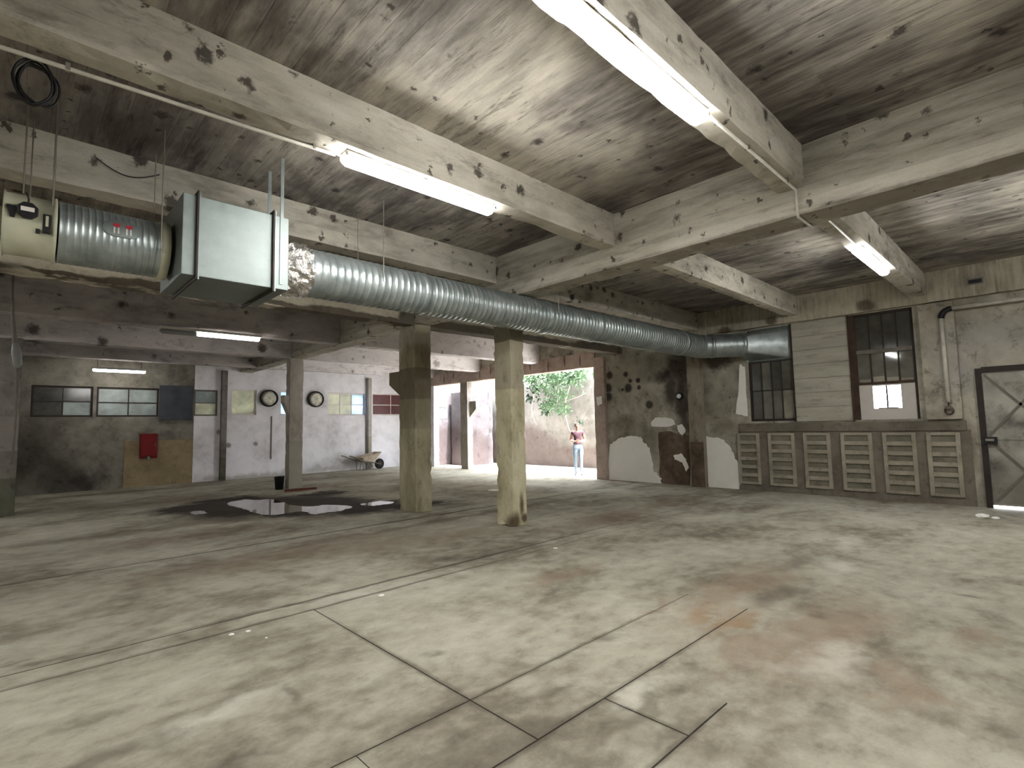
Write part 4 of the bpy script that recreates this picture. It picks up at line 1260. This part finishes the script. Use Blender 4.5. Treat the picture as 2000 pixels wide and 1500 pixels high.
# hanging cable with plug by the left column
hc = thing('hanging_cable', 'pale cable with a thick sleeve hanging before the dark left column', 'cable')
MB().tube([(-0.10, 10.2, 4.28), (-0.09, 10.2, 3.6), (-0.07, 10.2, 3.25), (-0.03, 10.2, 2.85), (0.0, 10.2, 2.55), (0.01, 10.2, 1.75), (0.0, 10.2, 1.2)], [0.012, 0.012, 0.02, 0.035, 0.02, 0.012, 0.012], 8).build('cable', 'frame_grey', hc, True)
MB().tube([(-0.035, 10.2, 2.95), (-0.02, 10.2, 2.80), (0.0, 10.2, 2.62), (0.002, 10.2, 2.56)], [0.03, 0.055, 0.05, 0.02], 8).build('sleeve', 'lamp_dead', hc, True)

# ------------------------------------------------------------------ wheelbarrow
wbx = thing('wheelbarrow', 'small beige wheelbarrow with black wheel by the white wall', 'wheelbarrow')
wbx.location = (9.98, 18.62, 0)
wbx.rotation_euler = (0, 0, 0.12)
k0, k1 = [(-0.22, -0.20), (0.20, -0.16), (0.20, 0.16), (-0.22, 0.20)], [(-0.46, -0.31), (0.48, -0.26), (0.48, 0.26), (-0.46, 0.31)]
zt = [0.50, 0.68, 0.68, 0.50]
outer = MB()
lo = [Vector((x, y, 0.32)) for x, y in k0]
hi = [Vector((x, y, z)) for (x, y), z in zip(k1, zt)]
hi2 = [Vector((x * 0.96, y * 0.94, z)) for (x, y), z in zip(k1, zt)]
lo2 = [Vector((x * 0.94, y * 0.92, 0.335)) for x, y in k0]
bevel(outer.ring_sweep([lo, hi, hi2, lo2], True).build('tray', 'barrow', wbx), 0.01)
for s2 in (-1, 1):
    MB().tube([(0.55, s2 * 0.05, 0.20), (0.1, s2 * 0.17, 0.30), (-0.45, s2 * 0.24, 0.40), (-0.80, s2 * 0.27, 0.55), (-0.98, s2 * 0.27, 0.60)], 0.017, 8).build('handle', 'frame_grey', wbx, True)
    MB().tube([(-0.12, s2 * 0.20, 0.33), (-0.20, s2 * 0.22, 0.02), (-0.34, s2 * 0.22, 0.02), (-0.38, s2 * 0.22, 0.38)], 0.014, 8).build('leg', 'frame_grey', wbx, True)
    MB().tube([(0.05, s2 * 0.16, 0.32), (0.12, s2 * 0.17, 0.10), (-0.05, s2 * 0.18, 0.32)], 0.012, 6).build('stay', 'frame_grey', wbx, True)
wh = MB()
N = 24
prof = [(0.11, -0.035), (0.17, -0.05), (0.20, -0.03), (0.205, 0.0), (0.20, 0.03), (0.17, 0.05), (0.11, 0.035)]
wh.ring_sweep([[Vector((0.55 + r_ * math.cos(2 * math.pi * i / N), yy, 0.205 + r_ * math.sin(2 * math.pi * i / N))) for i in range(N)] for r_, yy in prof])
wo = wh.build('wheel', 'rubber', wbx, True)
MB().tube([(0.55, -0.035, 0.205), (0.55, 0.035, 0.205)], 0.112, 20).build('hub', 'dark_steel', wo, True)
MB().tube([(0.55, -0.08, 0.205), (0.55, 0.08, 0.205)], 0.014, 8).build('axle', 'frame_grey', wo, True)

# bucket, plank, debris
bk = thing('bucket', 'black bucket at the foot of the slender column', 'bucket')
bk.location = (5.28, 14.75, 0)
N = 20


def rk(r_, z):
    return [Vector((r_ * math.cos(2 * math.pi * i / N), r_ * math.sin(2 * math.pi * i / N), z)) for i in range(N)]


MB().ring_sweep([rk(0.01, 0.0), rk(0.10, 0.0), rk(0.125, 0.32), rk(0.135, 0.325), rk(0.135, 0.345), rk(0.118, 0.34), rk(0.095, 0.02), rk(0.01, 0.02)]).build('bucket_body', 'black_plastic', bk, True)
MB().tube([(0.135 * math.cos(a), 0.02 + 0.03 * math.sin(a), 0.33 - 0.09 * math.sin(a)) for a in [math.pi * i / 10 for i in range(11)]], 0.004, 6).build('bail', 'rod', bk, True)
o = bevel(MB().hexa([(5.18, 14.02, 0.0), (5.98, 13.95, 0.0), (5.99, 14.05, 0.0), (5.19, 14.12, 0.0)], [(5.18, 14.02, 0.05), (5.98, 13.95, 0.05), (5.99, 14.05, 0.05), (5.19, 14.12, 0.05)]).build('wood_plank', 'wood_red'), 0.004)
tag(o, 'short reddish wooden plank lying before the slender column', 'plank')


def rubble(px, py, s_, label, mat='plaster_fresh', flat=0.5):
    p = FL(px, py)
    bm = bmesh.new()
    bmesh.ops.create_icosphere(bm, subdivisions=2, radius=s_)
    for v_ in bm.verts:
        v_.co *= 1 + 0.35 * mnoise.noise(v_.co / s_ * 1.3 + Vector((px, py, 0)))
        v_.co.z = max(-s_ * flat * 0.3, v_.co.z * flat)
    zmin = min(v_.co.z for v_ in bm.verts)
    me = bpy.data.meshes.new('rubble')
    bm.to_mesh(me)
    bm.free()
    me.materials.append(MAT[mat])
    o = bpy.data.objects.new('plaster_lump', me)
    COL.objects.link(o)
    o.location = (p.x, p.y, -zmin)
    return tag(o, label, 'rubble', 'plaster lumps on the floor')


rubble(1919, 1010, 0.09, 'larger white plaster lump on the floor before the metal door')
rubble(1945, 1013, 0.05, 'small white plaster lump right of the larger one before the door')
rubble(1895, 965, 0.09, 'pale plaster lump at the wall corner beside the door frame', flat=0.8)
rubble(452, 1240, 0.022, 'pale crumb by the double floor groove, left one', flat=0.35)
rubble(485, 1233, 0.018, 'pale crumb by the double floor groove, right one', flat=0.35)
rubble(745, 1163, 0.03, 'long pale flake by the floor groove before the columns', flat=0.25)
rubble(1085, 1071, 0.03, 'pale flake at the end of the dark groove stain', flat=0.3)
rubble(520, 1246, 0.010, 'tiny pale crumb right of the two groove crumbs', flat=0.5)
rubble(965, 958, 0.16, 'flat white plaster slab on the floor behind the nearest column', flat=0.12)

# puddle: a few sheets of standing water
def puddle(pix, label):
    q = []
    n_ = len(pix)
    for i in range(n_):
        a, b, c, d = pix[i - 1], pix[i], pix[(i + 1) % n_], pix[(i + 2) % n_]
        for s2 in range(5):
            f = s2 / 5
            pt = [0.5 * ((2 * b[m_]) + (-a[m_] + c[m_]) * f + (2 * a[m_] - 5 * b[m_] + 4 * c[m_] - d[m_]) * f * f + (-a[m_] + 3 * b[m_] - 3 * c[m_] + d[m_]) * f ** 3) for m_ in (0, 1)]
            q.append(FL(pt[0] + random.uniform(-3.5, 3.5), pt[1] + random.uniform(-0.5, 0.5)))
    m_ = len(q)
    o = MB().add([(p.x, p.y, 0.0005) for p in q] + [(p.x, p.y, 0.003) for p in q], [tuple(range(m_)), tuple(range(m_, 2 * m_))] + [(i, (i + 1) % m_, m_ + (i + 1) % m_, m_ + i) for i in range(m_)]).build('puddle', 'water')
    return tag(o, label, 'puddle', 'puddles')


puddle([(445, 984), (474, 976), (505, 977), (535, 976), (566, 986), (604, 989), (648, 986), (688, 990), (664, 998), (640, 1001), (612, 1005), (590, 999), (560, 1003), (520, 1006), (490, 999), (470, 993)], 'largest puddle mirroring the slender column on the wet floor')
puddle([(705, 985), (735, 979), (768, 981), (757, 985), (722, 988)], 'small puddle left of the thick column foot')
puddle([(368, 1001), (395, 998), (402, 1003), (378, 1005)], 'smallest puddle at the left rim of the wet patch')

# ------------------------------------------------------------------ the yard outside
yard = struct(box('ground', (U + 0.25, -12, -0.30), (34, 34, -0.005), 'yard'))
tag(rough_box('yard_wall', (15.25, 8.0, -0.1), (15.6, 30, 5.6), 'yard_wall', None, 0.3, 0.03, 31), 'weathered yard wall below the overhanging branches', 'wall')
tag(wall_mesh('yard_end_wall', 1, 18.05, 18.3, U + 0.26, 15.2, -0.1, 3.12, [(12.82, 13.38, 1.95, 2.98)], 'yard_grey'), 'grey yard wall with a small window seen past the opening', 'wall')
yw = thing('yard_window', 'small greenish window in the grey yard wall', 'window')
for a, b in (((12.82, 2.94), (13.38, 2.98)), ((12.82, 1.95), (13.38, 1.99)), ((12.82, 2.45), (13.38, 2.48))):
    box('window_frame', (a[0], 18.04, a[1]), (b[0], 18.10, b[1]), 'frame_white', yw)
for a, b in ((12.82, 12.86), (13.34, 13.38)):
    box('window_frame', (a, 18.04, 1.95), (b, 18.10, 2.98), 'frame_white', yw)
box('pane', (12.86, 18.07, 1.99), (13.34, 18.08, 2.45), 'pane_frost', yw)
box('pane', (12.86, 18.07, 2.48), (13.34, 18.08, 2.94), 'pane_cream', yw)
tag(rough_box('yard_block', (13.50, 16.72, -0.1), (14.82, 17.9, 3.04), 'yard_grey', None, 0.25, 0.015, 33), 'blank grey shed wall between opening post and nearest column', 'wall')

# overhanging tree
tree = thing('overhanging_tree', 'leafy tree with pale twigs hanging over the yard wall', 'tree')
rnd = random.Random(3)
br = []


def branch(pix, us, r0, r1):
    pts = [on(px, py, 0, u_) for (px, py), u_ in zip(pix, us)]
    n_ = len(pts)
    MB().tube(pts, [0.55 * (r0 + (r1 - r0) * i / (n_ - 1)) for i in range(n_)], 7).build('branch', 'bark', tree, True)


branch([(1060, 690), (1048, 740), (1040, 790), (1038, 800), (1044, 822), (1049, 830)], [14.9, 14.7, 14.6, 14.6, 14.6, 14.7], 0.05, 0.015)
branch([(1140, 690), (1120, 730), (1105, 780), (1105, 815), (1112, 840), (1118, 846)], [14.9, 14.6, 14.4, 14.4, 14.5, 14.6], 0.05, 0.012)
branch([(1100, 690), (1092, 740), (1088, 790), (1104, 784), (1130, 775), (1144, 768)], [14.9, 14.5, 14.4, 14.3, 14.2, 14.2], 0.04, 0.01)
branch([(1030, 700), (1060, 730), (1080, 760), (1075, 800), (1070, 815)], [14.9, 14.7, 14.5, 14.5, 14.5], 0.04, 0.01)
branch([(1145, 815), (1140, 822), (1130, 830), (1122, 824)], [14.6, 14.6, 14.6, 14.6], 0.015, 0.006)


MB().tube([(16.1, 13.3, -0.005), (16.1, 13.3, 4.0), (15.9, 13.3, 5.9), (15.3, 13.3, 6.2), (14.95, 13.4, 5.6), (14.9, 13.4, 4.7)], [0.16, 0.13, 0.10, 0.08, 0.06, 0.04], 8).build('trunk', 'bark', tree, True)


def leaves(clusters, mat, seedv):
    rn = random.Random(seedv)
    mb = MB()
    for (px, py, rx, ry, cnt) in clusters:
        for _ in range(cnt):
            x, y = px + rn.gauss(0, rx * 0.55), py + rn.gauss(0, ry * 0.55)
            c = on(x, y, 0, rn.uniform(14.0, 14.9))
            d = Vector((rn.uniform(-1, 1), rn.uniform(-1, 1), rn.uniform(-1.2, 0.5))).normalized()
            s2 = d.cross(Vector((rn.uniform(-1, 1), rn.uniform(-1, 1), rn.uniform(-1, 1)))).normalized()
            L = rn.uniform(0.11, 0.20)
            Wd = L * 0.22
            nrm = d.cross(s2) * L * 0.12
            mb.add([c, c + d * L * 0.5 + s2 * Wd + nrm, c + d * L, c + d * L * 0.5 - s2 * Wd + nrm], [(0, 1, 2), (0, 2, 3)])
    o = mb.build('foliage', mat, tree)
    o['kind'] = 'stuff'


leaves([(1035, 735, 22, 14, 420), (1085, 735, 30, 16, 420), (1125, 732, 24, 18, 520), (1075, 790, 18, 14, 240), (1095, 770, 20, 20, 220), (1060, 755, 20, 12, 150), (1100, 800, 12, 10, 90), (1030, 700, 40, 20, 200), (1110, 690, 45, 18, 300)], 'leaf', 5)
leaves([(1042, 760, 8, 10, 40), (1035, 778, 8, 6, 40), (1110, 735, 25, 10, 60), (1064, 802, 6, 5, 24), (1134, 822, 8, 4, 20), (1075, 730, 20, 8, 40)], 'leaf_dark', 6)

# ------------------------------------------------------------------ the person in the yard opening
def skin_mesh(verts, edges, radii, root, sub=2):
    me = bpy.data.meshes.new('sk')
    me.from_pydata(verts, edges, [])
    ob = bpy.data.objects.new('sk', me)
    COL.objects.link(ob)
    sk = ob.modifiers.new('skin', 'SKIN')
    sk.use_smooth_shade = True
    ss = ob.modifiers.new('sub', 'SUBSURF')
    ss.levels = ss.render_levels = sub
    for i, r_ in enumerate(radii):
        me.skin_vertices[0].data[i].radius = r_ if isinstance(r_, tuple) else (r_, r_)
        me.skin_vertices[0].data[i].use_root = (i == root)
    bpy.context.view_layer.update()
    dg = bpy.context.evaluated_depsgraph_get()
    out = bpy.data.meshes.new_from_object(ob.evaluated_get(dg))
    bpy.data.objects.remove(ob)
    return out


J = {}
V_, R_, E_ = [], [], []


def jn(name, p, r_, par=None):
    J[name] = len(V_)
    V_.append(p)
    R_.append(r_)
    if par:
        E_.append((J[par], J[name]))


jn('pelvis', (0, 0, 0.90), (0.150, 0.105))
jn('waist', (0, 0, 1.07), (0.118, 0.088), 'pelvis')
jn('chest', (0, 0.0, 1.24), (0.140, 0.105), 'waist')
jn('upper', (0, 0.01, 1.34), (0.125, 0.085), 'chest')
jn('neck0', (0, 0.01, 1.405), 0.052, 'upper')
jn('neck1', (0, -0.005, 1.455), 0.048, 'neck0')
jn('jaw', (0, -0.022, 1.50), (0.058, 0.062), 'neck1')
jn('skull', (0, -0.005, 1.565), (0.074, 0.088), 'jaw')
jn('crown', (0, 0.0, 1.605), (0.060, 0.072), 'skull')
for sx, sn in ((-1, 'r'), (1, 'l')):
    jn('sh' + sn, (sx * 0.155, 0.01, 1.355), 0.055, 'upper')
    jn('el' + sn, (sx * 0.225, 0.045, 1.11), 0.040, 'sh' + sn)
    jn('fa' + sn, (sx * 0.16, -0.09, 1.075), 0.036, 'el' + sn)
    jn('wr' + sn, (sx * 0.085, -0.175, 1.07), (0.024, 0.028), 'fa' + sn)
    jn('pa' + sn, (sx * 0.035, -0.20, 1.07), (0.020, 0.036), 'wr' + sn)
    st = -0.05 if sx > 0 else 0.04
    jn('hip' + sn, (sx * 0.085, 0, 0.84), 0.098, 'pelvis')
    jn('th' + sn, (sx * 0.088, -0.005 + st * 0.5, 0.66), 0.080, 'hip' + sn)
    jn('kn' + sn, (sx * 0.086, -0.012 + st, 0.47), 0.058, 'th' + sn)
    jn('ca' + sn, (sx * 0.088, 0.01 + st, 0.34), 0.056, 'kn' + sn)
    jn('an' + sn, (sx * 0.088, 0.02 + st, 0.085), 0.036, 'ca' + sn)
    jn('he' + sn, (sx * 0.09, 0.02 + st, 0.040), (0.036, 0.036), 'an' + sn)
    jn('to' + sn, (sx * 0.10, -0.12 + st, 0.030), (0.036, 0.026), 'he' + sn)
body = skin_mesh(V_, E_, R_, J['pelvis'])
parts = [body]
for sx in (-1, 1):   # five fingers a hand, curled over the other hand
    base = Vector((sx * 0.03, -0.205, 1.07))
    for k in range(5):
        if k == 4:
            c0 = base + Vector((sx * 0.02, -0.012, 0.03))
            pts = [c0, c0 + Vector((-sx * 0.02, -0.02, 0.03)), c0 + Vector((-sx * 0.045, -0.022, 0.04))]
            rr_ = [0.010, 0.009, 0.008]
        else:
            L = (0.072, 0.080, 0.075, 0.060)[k]
            z = 0.028 - 0.019 * k
            c0 = base + Vector((-sx * 0.005, -0.005, z))
            pts = [c0, c0 + Vector((-sx * L * 0.5, -0.018, -0.004)), c0 + Vector((-sx * L * 0.85, -0.008, -0.010)), c0 + Vector((-sx * L, 0.008, -0.014))]
            rr_ = [0.010, 0.009, 0.0085, 0.007]
        parts.append(skin_mesh([tuple(p) for p in pts], [(i, i + 1) for i in range(len(pts) - 1)], rr_, 0, 1))
bm = bmesh.new()
for m_ in parts:
    bm.from_mesh(m_)
# face: nose, lips, brow sockets pulled from the head surface
for v_ in bm.verts:
    c = v_.co
    if c.z > 1.47 and c.y < -0.03:
        d2 = (c.x / 0.016) ** 2 + ((c.z - 1.535) / 0.024) ** 2
        c.y -= 0.020 * math.exp(-d2)
        for sx in (-1, 1):
            c.y += 0.010 * math.exp(-((c.x - sx * 0.030) / 0.016) ** 2 - ((c.z - 1.557) / 0.012) ** 2)
        c.y -= 0.006 * math.exp(-(c.x / 0.022) ** 2 - ((c.z - 1.503) / 0.008) ** 2)
for sx in (-1, 1):
    for (pc, r_, mi_) in ((Vector((sx * 0.030, -0.083, 1.557)), 0.010, 5), (Vector((sx * 0.078, 0.005, 1.545)), 0.024, 0)):
        g = bmesh.ops.create_icosphere(bm, subdivisions=2, radius=r_, matrix=Matrix.Translation(pc) @ Matrix.Diagonal((0.5 if mi_ == 0 else 1.2, 0.6, 1, 1)))
        for v_ in g['verts']:
            for f in v_.link_faces:
                f.material_index = mi_ + 10
for f in bm.faces:
    if f.material_index >= 10:
        f.material_index -= 10
        continue
    c = f.calc_center_median()
    mi_ = 0
    arm = abs(c.x) > 0.165 or c.y < -0.115
    if c.z < 0.062:
        mi_ = 3
    elif c.z < 0.955 and not (c.y < -0.14):
        mi_ = 2
    elif c.z < 1.385 and not (c.z > 1.345 and abs(c.x) < 0.085):
        if not arm or c.z > 1.285:
            mi_ = 1
        if mi_ == 1 and c.z < 0.985:
            mi_ = 4
    f.material_index = mi_
    f.smooth = True
me = bpy.data.meshes.new('body')
bm.to_mesh(me)
bm.free()
for k in ('skin', 'top', 'jeans', 'shoe', 'slate_panel', 'hair'):
    me.materials.append(MAT[k])
person = thing('person', 'person in mauve top and pale jeans standing in the yard opening, hands held together', 'person')
bo = bpy.data.objects.new('body', me)
COL.objects.link(bo)
bo.parent = person
bm = bmesh.new()
bmesh.ops.create_uvsphere(bm, u_segments=24, v_segments=16, radius=1.0)
for v_ in list(bm.verts):
    c = v_.co
    if c.y < -0.25 and c.z < 0.45:
        c.y = -0.25 + (c.y + 0.25) * 0.1
    n_ = 1 + 0.06 * mnoise.noise(c * 4)
    v_.co = Vector((c.x * 0.086 * n_, 0.012 + c.y * 0.098 * n_, 1.572 + c.z * (0.070 if c.z > 0 else 0.085)))
g = bmesh.ops.create_uvsphere(bm, u_segments=14, v_segments=10, radius=0.035, matrix=Matrix.Translation((0, 0.10, 1.60)))
me = bpy.data.meshes.new('hair')
bm.to_mesh(me)
bm.free()
me.materials.append(MAT['hair'])
for p_ in me.polygons:
    p_.use_smooth = True
ho = bpy.data.objects.new('hair', me)
COL.objects.link(ho)
ho.parent = person
pl_ = on(1128, 850, 0, 12.95)
person.location = (12.95, pl_.y, -0.005)
tocam = Vector((0, 0, 0)) - Vector((12.95, pl_.y, 0))
person.rotation_euler = (0, 0, math.atan2(tocam.x, -tocam.y))
